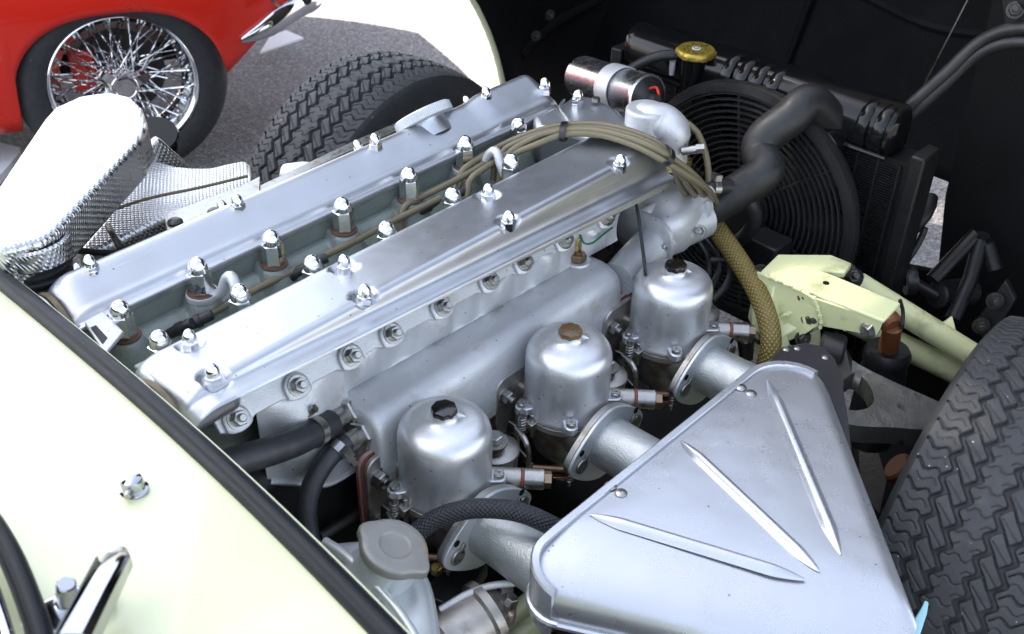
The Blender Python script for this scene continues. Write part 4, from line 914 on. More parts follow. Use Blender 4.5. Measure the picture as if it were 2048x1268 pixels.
for k, (lbl, pts) in enumerate((('outer one of the dark rubber vacuum pipes behind the farthest carburettor', [(0.8181, -0.1454, 0.6200), (0.8245, -0.1667, 0.6000), (0.8238, -0.1791, 0.5700), (0.7956, -0.1854, 0.5500)]),
        ('middle one of the dark rubber vacuum pipes behind the farthest carburettor', [(0.8042, -0.1416, 0.6200), (0.8091, -0.1611, 0.6000), (0.8073, -0.1723, 0.5700), (0.7740, -0.1824, 0.5500)]),
        ('dark wire loop hanging to the right of the farthest dashpot', [(0.7962, -0.1774, 0.6000), (0.8148, -0.1959, 0.6000), (0.8039, -0.2111, 0.5900), (0.7779, -0.2199, 0.5800), (0.7511, -0.2180, 0.5700)]),
        ('dark cable running up past the radiator fan to the chrome coil', [(0.8330, -0.0757, 0.7800), (0.8329, -0.1039, 0.7700), (0.8341, -0.1225, 0.7400), (0.8228, -0.1403, 0.7100), (0.8188, -0.1450, 0.6800)]))):
    t = MB().tube(pts, .0048, 10).build('cable', 'tan_cable' if k == 3 else 'black_rubber'); tag(t, lbl, 'cable')

# ================================================================== chrome ignition coil, cast elbow
c0, c1 = Vector((0.8534, 0.1479, 0.7650)), Vector((0.8890, 0.0247, 0.7600))
c0 = Vector((0.9050, 0.1800, 0.7458)); c1 = Vector((0.8620, 0.0079, 0.7777)); d = (c1 - c0).normalized(); L = (c1 - c0).length; r = .034
root = thing('ignition_coil', 'chromed ignition coil lying in a grey band clamp by the radiator', 'ignition coil', c0)
g = MB(); g.lathe([(0, 0), (r - .006, 0), (r - .002, .0015), (r, .006), (r, L - .012), (r + .0015, L - .010), (r + .0015, L - .004), (r - .002, L - .003)], c0, d, 48); g.build('can', 'coil_chrome', root, angle=40)
g = MB(); g.lathe([(r - .002, L - .004), (r - .006, L - .002), (r * .5, L + .004), (.009, L + .006), (.008, L + .020), (0, L + .020)], c0, d, 36); g.build('tower', 'black_plastic', root)
g = MB(); g.lathe([(r + .0004, L * .48), (r + .0025, L * .48), (r + .0025, L * .66), (r + .0004, L * .66)], c0, d, 48, closed=True); q = c0 + d * (L * .57); g.box(q + Vector((0, 0, -.045)), (.028, .020, .05)); g.build('band_clamp', 'cast_aluminium', root, bevel=.001)
MB().tube([c1 + d * .004 + Vector((0, .008, .012)), c1 + d * .014 + Vector((0, .0, .020)), c1 + d * .026 + Vector((-.01, -.004, .016))], .0022, 8, .004).build('red_wire', 'red_wire', root)
e0 = Vector((0.7775, -0.0608, 0.8000)); 
root = thing('water_outlet_elbow', 'cast aluminium elbow housing at the front of the engine under the coil', 'elbow', (e0.x, e0.y, .70))
pe = [Vector((0.7732, -0.0602, 0.7950)), Vector((0.7848, -0.0741, 0.7920)), Vector((0.7867, -0.0940, 0.7850)), Vector((0.7808, -0.0983, 0.7650))]
g = MB(); g.tube([pe[0] + Vector((.005, .012, .0)), pe[0], pe[1], pe[2], pe[2] + Vector((.0, -.001, -.012)), pe[2] + Vector((0, -.001, -.045))], lambda t: .024 + .003 * math.sin(t * 6), 28, .005); g.build('casting', 'cast_aluminium', root, angle=60)
g = MB(); g.lathe([(0, .0), (.028, 0), (.030, -.003), (.030, -.050), (0, -.050)], pe[0] + Vector((-.002, .006, .018)), (0, 0, 1), 36); g.build('neck', 'cast_aluminium', root, bevel=.003)
g = MB(); g.lathe([(.018, 0), (.030, 0), (.030, -.006), (.018, -.006)], pe[2] + Vector((0, -.001, -.045)), (0, 0, 1), 36, closed=True); g.build('gasket', 'brass', root)
g = MB(); q = Vector((0.7757, -0.1170, 0.7650)); g.cyl(q, q + Vector((.016, -.020, .006)), .0062, n=16, bev=.001); g.cyl(q + Vector((.013, -.016, .005)), q + Vector((.02, -.025, .007)), .0075, n=6); g.build('sensor', 'zinc_steel', root)

# ================================================================== radiator and fan
RX = 1.06
root = thing('radiator', 'gloss black radiator header tank and dark core with gold filler cap', 'radiator', (RX, -.09, .33))
g = MB(); rows = []
prof = [(-.030, -.045), (-.034, -.020), (-.030, .004), (-.018, .018), (.004, .022), (.030, .020), (.040, .006), (.040, -.045)]
for y, k in ((.195, .55), (.188, .9), (.17, 1), (.05, 1), (-.12, 1), (-.29, 1), (-.305, .9), (-.312, .55)):
    zc = .772 + .006 * (y < -.1)
    rows.append([(RX + a * k, y, zc + (b_ if b_ < 0 else b_ * k)) for a, b_ in prof])
g.loft(rows); ht = g.build('header_tank', 'black_gloss', root, bevel=.004, seg=3, angle=50)
for i in range(8):
    y = -.10 - .027 * i if i > 3 else -.02 - .028 * i
    if -.24 < y < -.17: continue
    g = MB(); rows = []
    for a, b_ in ((-.036, -.035), (-.039, -.012), (-.035, .006), (-.022, .021), (-.006, .0255), (.006, .0245)):
        rows.append([(RX + a, y + q, .775 + b_ - (0 if abs(q) < .007 else .003)) for q in (-.0095, -.006, .006, .0095)])
    g.loft(rows, closed=False, caps=False); g.build('tank_rib', 'black_gloss', ht, angle=60)
MB().tube([(RX - .036, .185, .728), (RX - .036, -.31, .734)], .004, 8, smooth=False).build('tank_flange', 'black_gloss', root)
g = MB(); g.box((RX + .005, -.075, .53), (.05, .54, .40)); g.build('core', 'black_satin', root)
fin = MB(); 
for i in range(90):
    z = .345 + i * .0042; fin.box((RX - .0215, -.075, z), (.004, .52, .0016))
for y in [-.33 + .034 * i for i in range(16)]: fin.box((RX - .022, y, .53), (.006, .004, .39))
fo_ = fin.build('core_fins', 'black_satin', root, angle=None, fix=False)
for y in (.205, -.355): g = MB(); g.box((RX - .003, y, .54), (.055, .022, .42)); g.build('side_frame', 'black_satin', root, bevel=.003)
# outlet stub
MB().cyl((RX - .005, -.215, .735), (RX - .055, -.213, .725), .030, .0305, 28, .002).build('outlet_stub', 'black_gloss', root)
# filler neck, cap
cp = Vector((1.0320, 0.0443, 0.7972)); 
g = MB(); g.lathe([(.021, -.060), (.021, -.004), (.0265, -.002)], cp + Vector((0, 0, -.006)), n=36); g.build('filler_neck', 'black_gloss', root)
g = MB(); rings = []
for h, k in ((-.011, .97), (-.010, 1), (-.004, 1), (-.0015, .97), (0, .93)):
    rings.append([cp + Vector(((.0310 + (.0025 * max(0, math.cos(6 * a)) ** .5 if h < -.002 else 0)) * k * math.cos(a), (.0310 + (.0025 * max(0, math.cos(6 * a)) ** .5 if h < -.002 else 0)) * k * math.sin(a), h)) for a in [2 * math.pi * i / 72 for i in range(72)]])
g.loft(rings); cap = g.build('radiator_cap', 'gold_cap', root, angle=40)
g = MB(); g.cyl(cp + Vector((0, 0, .0002)), cp + Vector((0, 0, .0008)), .0068, n=24); g.build('emblem', 'cap_white', cap)
g = MB(); g.cyl(cp + Vector((0, 0, .0008)), cp + Vector((0, 0, .0011)), .0050, n=24); g.build('emblem', 'cap_print', cap)
g = MB(); g.box(cp + Vector((0, 0, .0013)), (.0064, .0016, .0003)); g.box(cp + Vector((0, 0, .0013)), (.0016, .0064, .0003)); g.build('emblem', 'cap_white', cap)
g = MB()
for i in range(22):
    a = i * 2 * math.pi / 22; rr_ = .0205 if i % 2 else .0150
    if i % 11 == 5: continue
    c = cp + Vector((rr_ * math.cos(a), rr_ * math.sin(a), .0006)); g.box(c, (.0012 + .0016 * (i % 3 == 0), .0048, .0005), Matrix.Rotation(a, 3, 'Z'))
g.build('cap_marking', 'cap_print', cap)
g = MB(); q = Vector((1.0200, 0.0788, 0.7688)); g.cyl(q, q + Vector((0, 0, -.016)), .005, n=12); g.cyl(q + Vector((0, 0, -.015)), q + Vector((0, 0, -.024)), .0042, n=6); g.build('clip', 'cast_aluminium', root)
# handle/strap on the far end of the header
MB().tube([(1.0700, 0.2153, 0.7049), (1.0700, 0.2163, 0.7372), (1.0700, 0.2060, 0.7667), (1.0700, 0.1763, 0.7751), (1.0700, 0.1228, 0.7737)], .0022, 8).build('strap', 'black_gloss', root)
# cooling fan with round grille
FC = Vector((.985, -.105, .585)); FR = .192
root = thing('cooling_fan', 'black electric cooling fan with ring guard behind the S shaped hose', 'fan', (FC.x, FC.y, FC.z - FR))
g = MB(); g.lathe([(FR, -.004), (FR + .014, -.002), (FR + .016, .010), (FR + .006, .030), (FR, .030)], FC, (1, 0, 0), 80, closed=True); g.build('shroud', 'black_plastic', root, angle=40)
for i in range(15):
    r = .052 + i * .0098
    g = MB(); g.lathe([(r - .0014, -.0025), (r + .0014, -.0025), (r + .0014, .0045), (r - .0014, .0045)], FC, (1, 0, 0), 90, closed=True); g.build('grille_ring', 'grille_plastic', root, angle=30)
for i in range(6):
    a = i * math.pi / 3 + .35; e = Vector((0, math.cos(a), math.sin(a)))
    MB().cyl(FC + e * .04 + Vector((.002, 0, 0)), FC + e * (FR + .004) + Vector((.002, 0, 0)), .003, n=8).build('grille_spoke', 'black_plastic', root)
g = MB(); g.cyl(FC + Vector((-.018, 0, 0)), FC + Vector((.02, 0, 0)), .050, n=36, bev=.006); g.build('motor', 'black_plastic', root)
for i in range(8):
    a = i * math.pi / 4; e = Vector((0, math.cos(a), math.sin(a))); t_ = Vector((0, -math.sin(a), math.cos(a)))
    g = MB(); g.loft([[FC + e * r - t_ * w + Vector((.022, 0, 0)), FC + e * r + t_ * w + Vector((.008, 0, 0)), FC + e * r + t_ * w + Vector((.0095, 0, 0)), FC + e * r - t_ * w + Vector((.0235, 0, 0))] for r, w in ((.04, .022), (.11, .034), (.183, .042))]); g.build('blade', 'black_plastic', root)
g = MB(); g.box((0.9300, -0.1973, 0.5689), (.05, .055, .04)); jb = g.build('connector_box', 'black_plastic'); tag(jb, 'small black plastic box behind the pale green suspension bracket', 'box'); md = jb.modifiers.new('edges', 'BEVEL'); md.width = .003; md.segments = 2

# ================================================================== tyres
def tri(x): return 2 * np.abs(2 * (x - np.floor(x + .5))) - 1          # triangle wave -1..1
def trap(x, k=1.8): return np.clip(tri(x) * k, -1, 1)                  # flattened zigzag
def tread_height(u, v, per):
    """0 = bottom of groove, 1 = block surface; u along circumference in metres, v across"""
    ph = u / per; h = np.ones_like(u)
    def cut(dist, w, depth=1.0):
        nonlocal h
        h = np.minimum(h, 1 - depth * (1 - np.clip((dist - w) / .0012, 0, 1)))
    for s, p0 in ((1, 0.0), (-1, .5)):
        c = .0360 * s
        z1 = c + .0150 + .0048 * trap(ph + p0, 1.35); z2 = c - .0150 + .0048 * trap(ph + p0, 1.35)
        cut(np.abs(v - z1), .0034); cut(np.abs(v - z2), .0034)
        # S shaped links between the two zigzags
        w = (v - c) / .0150
        f = np.abs(((ph + p0 + .25 + .24 * w + .16 * np.clip(w * 3, -1, 1)) % 1.0) - .5) * per
        inside = np.abs(w) < 1.05
        cut(np.where(inside, np.abs(f), 1), .0009, .8)
        f2 = np.abs(((ph + p0 + .62 + .40 * w) % 1.0) - .5) * per
        cut(np.where((np.abs(w) < .80), np.abs(f2), 1), .0002, .3)
        # shoulder: wavy lateral grooves and sipes
        sh = v * s > (.0360 + .0150 + .004)
        wob = .0040 * trap(v * s / .026, 1.5) + .006 * (v * s - .05) / .03
        g1 = np.abs(((u + wob) / per + p0) % 1.0 - .5) * per
        cut(np.where(sh, g1, 1), np.where(v * s > .072, .0011, .0005), .6)
        g2 = np.abs(((u + wob) / per + p0 + .5) % 1.0 - .5) * per
        cut(np.where(sh & (v * s > .058) & (v * s < .086), g2, 1), .0003, .3)
    ce = np.abs(v) < .0185
    wob = .0026 * trap(v / .020 + .25, 2.2)
    g1 = np.abs(((u + wob) / (per / 2)) % 1.0 - .5) * per / 2
    cut(np.where(ce & ((np.abs(v) > .007) | ((np.floor((u + wob) / (per / 2)).astype(int) % 2) == 0)), g1, 1), .0003, .35)
    return h
def tyre_meshes():
    R0 = .325; per = 2 * math.pi * R0 / 70; nu, nv = 1600, 150; W = .0930
    u = np.arange(nu) / nu * 2 * math.pi * R0; v = np.linspace(-W, W, nv)
    Ug, Vg = np.meshgrid(u, v, indexing='ij'); H = tread_height(Ug, Vg, per)
    R = R0 - .0105 * (np.abs(Vg) / W) ** 2.4 - .0080 * (1 - H)
    a = Ug / R0; X = R * np.cos(a); Z = R * np.sin(a)
    V = np.stack([X, Vg, Z], -1).reshape(-1, 3)
    i = np.arange(nu)[:, None]; j = np.arange(nv - 1)[None, :]; i2 = (i + 1) % nu
    F = np.stack([i * nv + j, i * nv + j + 1, i2 * nv + j + 1, i2 * nv + j], -1).reshape(-1, 4)
    me = bpy.data.meshes.new('tread'); me.vertices.add(len(V)); me.vertices.foreach_set('co', V.ravel().astype(np.float32))
    me.loops.add(F.size); me.loops.foreach_set('vertex_index', F.ravel().astype(np.int32)); me.polygons.add(len(F))
    me.polygons.foreach_set('loop_start', np.arange(0, F.size, 4, dtype=np.int32)); me.polygons.foreach_set('loop_total', np.full(len(F), 4, dtype=np.int32))
    me.update(); me.validate(); me.materials.append(MATS['tyre_rubber'])
    sw = MB(); 
    for s in (1, -1): sw.lathe([(.3142, .0930 * s), (.311, .0962 * s), (.306, .0990 * s), (.290, .105 * s), (.265, .109 * s), (.240, .106 * s), (.215, .092 * s), (.203, .078 * s), (.200, .068 * s)], (0, 0, 0), (0, 1, 0), 120)
    # shoulder lugs
    swm = sw.mesh('sidewall', 'tyre_rubber', angle=60)
    rm = MB()
    rm.lathe([(.200, .066), (.205, .072), (.203, .075), (.192, .070), (.185, .055), (.175, .02), (.172, 0), (.175, -.02), (.185, -.055), (.192, -.070), (.203, -.075), (.205, -.072), (.200, -.066)], (0, 0, 0), (0, 1, 0), 80)
    rm.lathe([(.0, .03), (.06, .03), (.12, .02), (.172, .0), (.172, -.012), (.12, .008), (.06, .018), (0, .018)], (0, 0, 0), (0, 1, 0), 48)
    return me, swm, rm.mesh('rim', 'dark_steel')
TREAD, SIDE, RIM = tyre_meshes()
def front_wheel(label, loc, st, spin):
    r = thing('tyred_wheel', label, 'wheel', loc, 0, 'front wheels of the cream car', local=True); r.rotation_euler = (0, 0, st)
    for nm, me in (('tread', TREAD), ('sidewall', SIDE), ('rim', RIM)):
        o = bpy.data.objects.new(nm, me); o.rotation_euler = (0, spin, 0); finish(o, r)
    return r
front_wheel('near front tyre with deep zigzag tread at the right edge', (.858, -.661, .31), .093, .4)
front_wheel('far front tyre standing up behind the exhaust cam cover', (.858, .645, .31), .093, 1.3)

# ================================================================== front frame, suspension
def poly_plate(name, pts, d, material, parent, bevel=.002): 
    g = MB(); g.prism(pts, 0, d=d); return g.build(name, material, parent, bevel=bevel)
fr = thing('front_subframe', 'pale yellow green painted front subframe arm and brackets with black bolts', 'subframe', (1.0606, -0.2296, 0.4000))
poly_plate('bracket_top', [(0.7812, -0.2687, 0.6280), (0.8418, -0.2610, 0.6280), (0.8957, -0.3168, 0.6280), (0.8972, -0.3501, 0.6280), (0.8678, -0.3555, 0.6280), (0.8339, -0.3125, 0.6280), (0.7939, -0.3189, 0.6280)], (0, 0, -.010), 'primrose_frame', fr)
poly_plate('arm_top', [(0.7779, -0.2793, 0.6320), (0.8356, -0.3008, 0.6320), (0.8442, -0.3403, 0.6320), (0.8490, -0.4508, 0.6320), (0.7953, -0.4539, 0.6320), (0.7872, -0.3618, 0.6320)], (0, 0, -.006), 'primrose_frame', fr)
A, B_2 = Vector((0.7790, -0.2702, 0.6280)), Vector((0.7999, -0.4524, 0.6280))
g = MB(); g.prism([(0.7809, -0.3572, 0.6270), (0.8008, -0.4514, 0.6270), (0.7998, -0.4504, 0.6120), (0.8017, -0.4467, 0.5980), (0.8015, -0.4026, 0.5850), (0.8034, -0.3648, 0.5720), (0.7903, -0.3603, 0.6000)], 0, d=(.004, .003, 0)); g.build('arm_side', 'primrose_frame', fr, bevel=.001)
g = MB(); g.prism([(0.7829, -0.2680, 0.6260), (0.7861, -0.3520, 0.6260), (0.7928, -0.3642, 0.6050), (0.7985, -0.3655, 0.5750), (0.7949, -0.3507, 0.5550), (0.7836, -0.3205, 0.5250), (0.7813, -0.2983, 0.5050), (0.7733, -0.2715, 0.5500)], 0, d=(.006, .008, -.002)); g.build('gusset_plate', 'primrose_frame', fr, bevel=.002)
# pressed strut in front of the gusset
g = MB(); rows = []
for p, w in (((0.8001, -0.2812, 0.6120), .016), ((0.7840, -0.2904, 0.5720), .024), ((0.7712, -0.3096, 0.5350), .030), ((0.7620, -0.3125, 0.5050), .022)):
    p = Vector(p); rows.append([p + Vector((-w * .55, w * .8, 0)), p + Vector((-w * .3 - .012, -w * .2 - .010, .004)), p + Vector((w * .45, -w * .85, 0)), p + Vector((w * .6, -w * .4, -.012))])
g.loft(rows); g.build('strut', 'primrose_frame', fr, bevel=.003)
g = MB(); rows = []
for p, w in (((0.7504, -0.3037, 0.5250), .012), ((0.7843, -0.3162, 0.5450), .016), ((0.8093, -0.3368, 0.5650), .012)):
    p = Vector(p); rows.append([p + Vector((0, 0, w)), p + Vector((-w * .8, -w * .6, 0)), p + Vector((0, 0, -w)), p + Vector((w * .6, w * .5, 0))])
g.loft(rows); g.build('lower_flange', 'primrose_frame', fr, bevel=.003)
poly_plate('end_plate', [(0.7949, -0.3395, 0.5200), (0.8162, -0.3598, 0.5600), (0.8129, -0.3685, 0.5350), (0.8122, -0.3661, 0.5250)], (.01, .006, 0), 'primrose_frame', fr)
for p, s_ in (((0.8006, -0.3277, 0.6120), 1.15), ((0.8011, -0.2598, 0.6100), 1.3), ((0.8017, -0.3480, 0.5800), 1.1), ((0.7964, -0.3469, 0.5450), 1.0)): place('bolt', NUT_DARK, p, (-.55, -.75, .25), fr, scale=s_)
place('bolt', BOLT, (0.8044, -0.4354, 0.6050), (-.5, -.8, .2), fr, scale=1.15)
g = MB(); q = Vector((0.8184, -0.3528, 0.6325)); g.cyl(q, q + Vector((0, 0, .0006)), .0045, n=16); g.build('painted_drain_hole', 'bonnet_black', fr)  # thin dark disc, its colour plays the shade inside a hole
MB().cyl((0.9544, -0.3426, 0.5600), (1.0477, -0.5546, 0.4550), .0190, n=24).build('frame_tube', 'primrose_frame', fr)
MB().cyl((0.9456, -0.3483, 0.5000), (1.0616, -0.5334, 0.4100), .0190, n=24).build('frame_tube', 'primrose_frame', fr)
poly_plate('tube_tab', [(1.0248, -0.4555, 0.5000), (1.0345, -0.4673, 0.5200), (1.0299, -0.4791, 0.5050), (1.0276, -0.4843, 0.4900), (1.0162, -0.4639, 0.4900)], (.006, .004, 0), 'primrose_frame', fr)
MB().cyl((0.9085, -0.3370, 0.6000), (0.9308, -0.3454, 0.5800), .017, n=20, bev=.003).build('rubber_mount', 'black_rubber', fr)
place('bolt', NUT_DARK, (0.9094, -0.3468, 0.5980), (-.3, -.7, .5), fr, scale=1.2)
MB().cyl((.06, -.335, .400), (.83, -.360, .400), .0165, n=20).build('frame_tube', 'primrose_frame', fr)
MB().cyl((.06, -.300, .360), (.83, -.300, .420), .0165, n=20).build('frame_tube', 'primrose_frame', fr)
for pts in (((0.7743, -0.3603, 0.6310), (0.7833, -0.3651, 0.6120), (0.7930, -0.3688, 0.5900), (0.8003, -0.3666, 0.5720)), ((0.7743, -0.2775, 0.6320), (0.7777, -0.3039, 0.6320), (0.7782, -0.3357, 0.6320), (0.7740, -0.3603, 0.6320)), ((0.7772, -0.3045, 0.5650), (0.7880, -0.3201, 0.5780), (0.7978, -0.3362, 0.5900))):
    g = MB(); P = catmull([Vector(p) for p in pts], .004)
    for i, p in enumerate(P): g.sphere(p + Vector((0, 0, .0006 * math.sin(i * 2.1))), .0030 + .0006 * math.sin(i * 1.7), 8)
    g.build('weld_bead', 'primrose_frame', fr)
# shock absorber and bump stop
sp = Vector((0.9049, -0.4316, 0.5050)); root = thing('shock_absorber', 'black shock absorber sleeve with orange rubber bush under the pale frame arm', 'shock absorber', (sp.x, sp.y, .25))
g = MB(); g.lathe([(.0, .010), (.030, .008), (.0345, 0), (.034, -.012), (.031, -.020), (.0345, -.030), (.036, -.16), (.0, -.16)], sp, (.05, .05, 1), 40); g.build('sleeve', 'black_rubber', root, angle=50)
q = Vector((0.8727, -0.4403, 0.5750)); g = MB(); g.cyl(q + Vector((.014, .020, 0)), q + Vector((-.002, -.003, 0)), .016, n=28, bev=.004); g.cyl(q, sp, .013, .015, 20); g.build('bush', 'orange_bush', root)
MB().tube([(0.8724, -0.4401, 0.6200), (0.8768, -0.4473, 0.6000), (0.8714, -0.4535, 0.5800), (0.8788, -0.4454, 0.5850)], .0028, 8, .005).build('safety_wire', 'black_plastic', root)
# wishbone
wb = thing('wishbone', 'dark forged steel suspension wishbone with a large oval opening', 'wishbone', (0.9894, -0.4111, 0.3500))
o_out = [(0.8105, -0.3790, 0.5420), (0.8283, -0.3969, 0.5420), (0.8111, -0.4196, 0.5370), (0.8269, -0.4726, 0.5220), (0.8562, -0.5529, 0.5020), (0.8487, -0.5809, 0.4920), (0.8146, -0.5609, 0.4920), (0.7698, -0.5161, 0.4970), (0.7251, -0.4642, 0.5020), (0.7409, -0.4316, 0.5220), (0.7748, -0.4059, 0.5320)]
def ring_plate(outer, inner, d):
    g = MB(); O = catmull([Vector(p) for p in outer] + [Vector(outer[0])], .01)[:-1]; I_ = catmull([Vector(p) for p in inner] + [Vector(inner[0])], .008)[:-1]
    c = sum(I_, Vector()) / len(I_); n = 72
    def at(P, a):
        best = min(P, key=lambda p: abs(((math.atan2(p.y - c.y, p.x - c.x) - a + math.pi) % (2 * math.pi)) - math.pi)); return best
    an = [2 * math.pi * i / n for i in range(n)]; Oa = [at(O, a) for a in an]; Ia = [at(I_, a) for a in an]; d = Vector(d)
    rows = [Oa + [Oa[0]], Ia + [Ia[0]], [p + d for p in Ia] + [Ia[0] + d], [p + d for p in Oa] + [Oa[0] + d], Oa + [Oa[0]]]
    g.loft(rows, closed=False, caps=False); return g
ring_plate(o_out, [(0.7788, -0.4274, 0.5240), (0.8047, -0.4300, 0.5240), (0.8021, -0.4518, 0.5200), (0.7850, -0.4722, 0.5150), (0.7646, -0.4764, 0.5120), (0.7414, -0.4604, 0.5120), (0.7511, -0.4429, 0.5180)], (0, 0, -.030)).build('arm', 'forged_steel', wb, bevel=.004)
MB().cyl((0.7965, -0.3741, 0.5470), (0.8113, -0.4054, 0.5470), .021, n=24, bev=.004).build('pivot', 'black_rubber', wb)
MB().cyl((0.8166, -0.3838, 0.5520), (0.8061, -0.3930, 0.5520), .013, n=6).build('pivot_nut', 'dark_steel', wb)
root = tag(MB().cyl((1.0687, -0.4141, 0.4200), (1.0736, -0.5020, 0.4000), .016, n=20).build('track_rod', 'black_rubber'), 'black track rod running under the pale frame tube to the near wheel', 'track rod')
# headlamp bowl / linkage parts beside the bonnet pivot
hl = thing('bonnet_linkage', 'black bonnet balance linkage with ribbed rubber roller near the right tyre', 'linkage', (1.1933, -0.3799, 0.4500))
MB().tube([(1.0700, -0.2739, 0.4788), (1.0900, -0.3326, 0.5644), (1.1200, -0.3553, 0.6167), (1.1500, -0.3465, 0.6323)], .011, 12).build('cable_guide', 'black_satin', hl)
MB().tube([(1.0500, -0.3057, 0.5085), (1.0800, -0.3477, 0.5238), (1.1100, -0.3601, 0.5678), (1.1200, -0.3606, 0.5961)], .0055, 10).build('conduit', 'black_rubber', hl)
g = MB(); a_, b_ = Vector((1.1192, -0.4073, 0.4900)), Vector((1.2021, -0.4337, 0.4700)); L = (b_ - a_).length
g.lathe([(0, 0), (.014, 0), (.020, .001)] + [(.0215 + (.001 if i % 2 else 0), .002 + i * (L - .004) / 18) for i in range(19)] + [(.020, L), (0, L)], a_, b_ - a_, 28); g.build('roller', 'black_rubber', hl, angle=25)
MB().cyl((1.0985, -0.3676, 0.5100), (1.1192, -0.4073, 0.4900), .010, n=16).build('axle', 'black_plastic', hl)
g = MB(); a_ = Vector((1.0985, -0.3676, 0.5100)); g.lathe([(.010, -.008), (.024, -.008), (.026, 0), (.024, .008), (.010, .008)], a_, (.6, -.7, .1), 28, closed=True); g.build('wheel', 'black_plastic', hl)
for P in (((1.1000, -0.4014, 0.5255), (1.1800, -0.4195, 0.5818), (1.1800, -0.4424, 0.5734), (1.1700, -0.4678, 0.5427)), ((1.0800, -0.4551, 0.4853), (1.1400, -0.4447, 0.5270), (1.1800, -0.4306, 0.5774), (1.1800, -0.4312, 0.5870))):
    MB().tube(P, .012, 10, smooth=False).build('link', 'black_satin', hl)
g = MB(); g.prism([(1.1200, -0.4752, 0.4650), (1.1400, -0.4946, 0.5510), (1.1400, -0.5181, 0.5249), (1.1100, -0.5090, 0.4488)], 0, d=(.012, 0, 0)); g.build('mount_plate', 'black_satin', hl, bevel=.002)
for p in ((1.1180, -0.4963, 0.5232), (1.1000, -0.4932, 0.4830)): place('bolt', NUT_DARK, p, (-.8, -.4, .3), hl, scale=1.1)
# added black floor and side panels: stand in for shade below the engine
ut = thing('shade_filler', 'black panels added deep below the engine to keep its gaps dark', 'shade_filler', (.45, 0, .18))
g = MB(); g.box((.55, 0, .15), (1.20, 1.10, .02)); g.build('shade_floor_panel', 'black_satin', ut, bevel=.003)
g = MB(); g.box((.38, -.44, .33), (.80, .012, .26)); g.build('inner_panel', 'black_satin', ut, bevel=.003)
g = MB(); g.box((.30, .40, .40), (.60, .012, .40)); g.build('inner_panel', 'black_satin', ut, bevel=.003)
g = MB(); g.prism([(0.9914, -0.3924, 0.2500), (1.0086, -0.4061, 0.2700), (0.9507, -0.4713, 0.2400), (0.9126, -0.4878, 0.2000), (0.9357, -0.4393, 0.2000)], 0, d=(.01, .01, -.02)); g.build('gravel_guard', 'dark_steel', ut, bevel=.002)
g = MB(); q = Vector((0.9577, -0.4735, 0.2700)); g.cyl(q, q + Vector((.03, -.06, -.05)), .026, n=20, bev=.004); t = g.build('rubber_bush', 'orange_bush'); tag(t, 'orange rubber suspension bush low down between air cleaner and tyre', 'bush')
# starter and small things under the near end of the air cleaner
q = Vector((0.1519, -0.3342, 0.4700)); root = thing('starter_motor', 'grey cast cylinder low down between the coolant tank and the air cleaner', 'starter motor', q)
g = MB(); g.lathe([(0, 0), (.030, 0), (.034, .004), (.034, .055), (.040, .058), (.040, .068), (.030, .072), (.022, .085), (0, .085)], Vector((0.1073, -0.3156, 0.4700)), (.85, -.15, .12), 36); g.build('casing', 'carb_casting', root, angle=40)
g = MB(); g.box(Vector((0.1824, -0.3399, 0.4800)), (.020, .030, .024), Matrix.Rotation(.5, 3, 'Z')); g.build('lug', 'carb_casting', root, bevel=.004)
place('bolt', BOLT, (0.1891, -0.3449, 0.5000), (.3, -.3, 1), root, scale=.8)
root = thing('terminal_block', 'black plastic terminal block with small bright screws below the braided hose', 'terminal block', (0.1805, -0.2555, 0.4500))
g = MB(); g.box(Vector((0.1783, -0.2666, 0.4700)), (.075, .05, .02), Matrix.Rotation(.3, 3, 'Z')); g.build('block', 'black_plastic', root, bevel=.003)
for p in ((0.2056, -0.3233, 0.4850), (0.1700, -0.3122, 0.4820)): place('screw', SCREW, p, (-.3, -.5, .8), root, scale=1.3)
g = MB(); hexprof(g, .0075, 0, .010, o=Vector((0.1555, -0.2593, 0.5050))); g.build('nut', 'brass', root, angle=30)
# blue plastic at the bottom right
t = MB(); rows = []
for p, w in (((0.4932, -0.6901, 0.4400), .008), ((0.5209, -0.6848, 0.4550), .006), ((0.5359, -0.6829, 0.4650), .004), ((0.5443, -0.6806, 0.4700), .0025)):
    p = Vector(p); rows.append([p + Vector((w * math.cos(a), w * math.sin(a), w * .4 * math.sin(a * 1))) for a in [i * math.pi / 4 for i in range(8)]])
t.loft(rows); o = t.build('plastic_tab', 'blue_plastic'); tag(o, 'pale blue plastic tab between the air cleaner and the near tyre', 'plastic tab')

# ================================================================== heat shielded ducts on the far side
def soft_prism(name, pts, depth, material, parent, bev, seg=6, dirn=(0, 0, -1), sub=.02):
    P = catmull([Vector(p) for p in pts] + [Vector(pts[0])], sub)[:-1]
    g = MB(); g.prism(P, 0, d=Vector(dirn) * depth); return g.build(name, material, parent, bevel=bev, seg=seg, angle=60)
root = thing('heat_shield_duct', 'large silver foil wrapped duct with a black bellows hose below', 'heat shield', (0.0716, 0.4173, 0.6600))
g = MB(); g.prism([(-0.0734, 0.2319, 0.8450), (-0.0182, 0.2869, 0.8470), (0.1208, 0.4236, 0.8520), (0.1458, 0.4446, 0.8520), (0.1883, 0.4545, 0.8520), (0.2232, 0.4412, 0.8510), (0.2378, 0.4109, 0.8490), (0.2310, 0.3730, 0.8480), (0.2099, 0.3251, 0.8460), (0.1791, 0.2943, 0.8440), (0.0007, 0.1798, 0.8380), (-0.0181, 0.1752, 0.8380), (-0.0591, 0.1832, 0.8400)], 0, d=(0, 0, -.052)); g.build('foil_cover', 'foil_cloth', root, bevel=.006, seg=3, angle=50)
g = MB(); rows = []
bc = Vector((-0.0176, 0.2140, 0.7780))
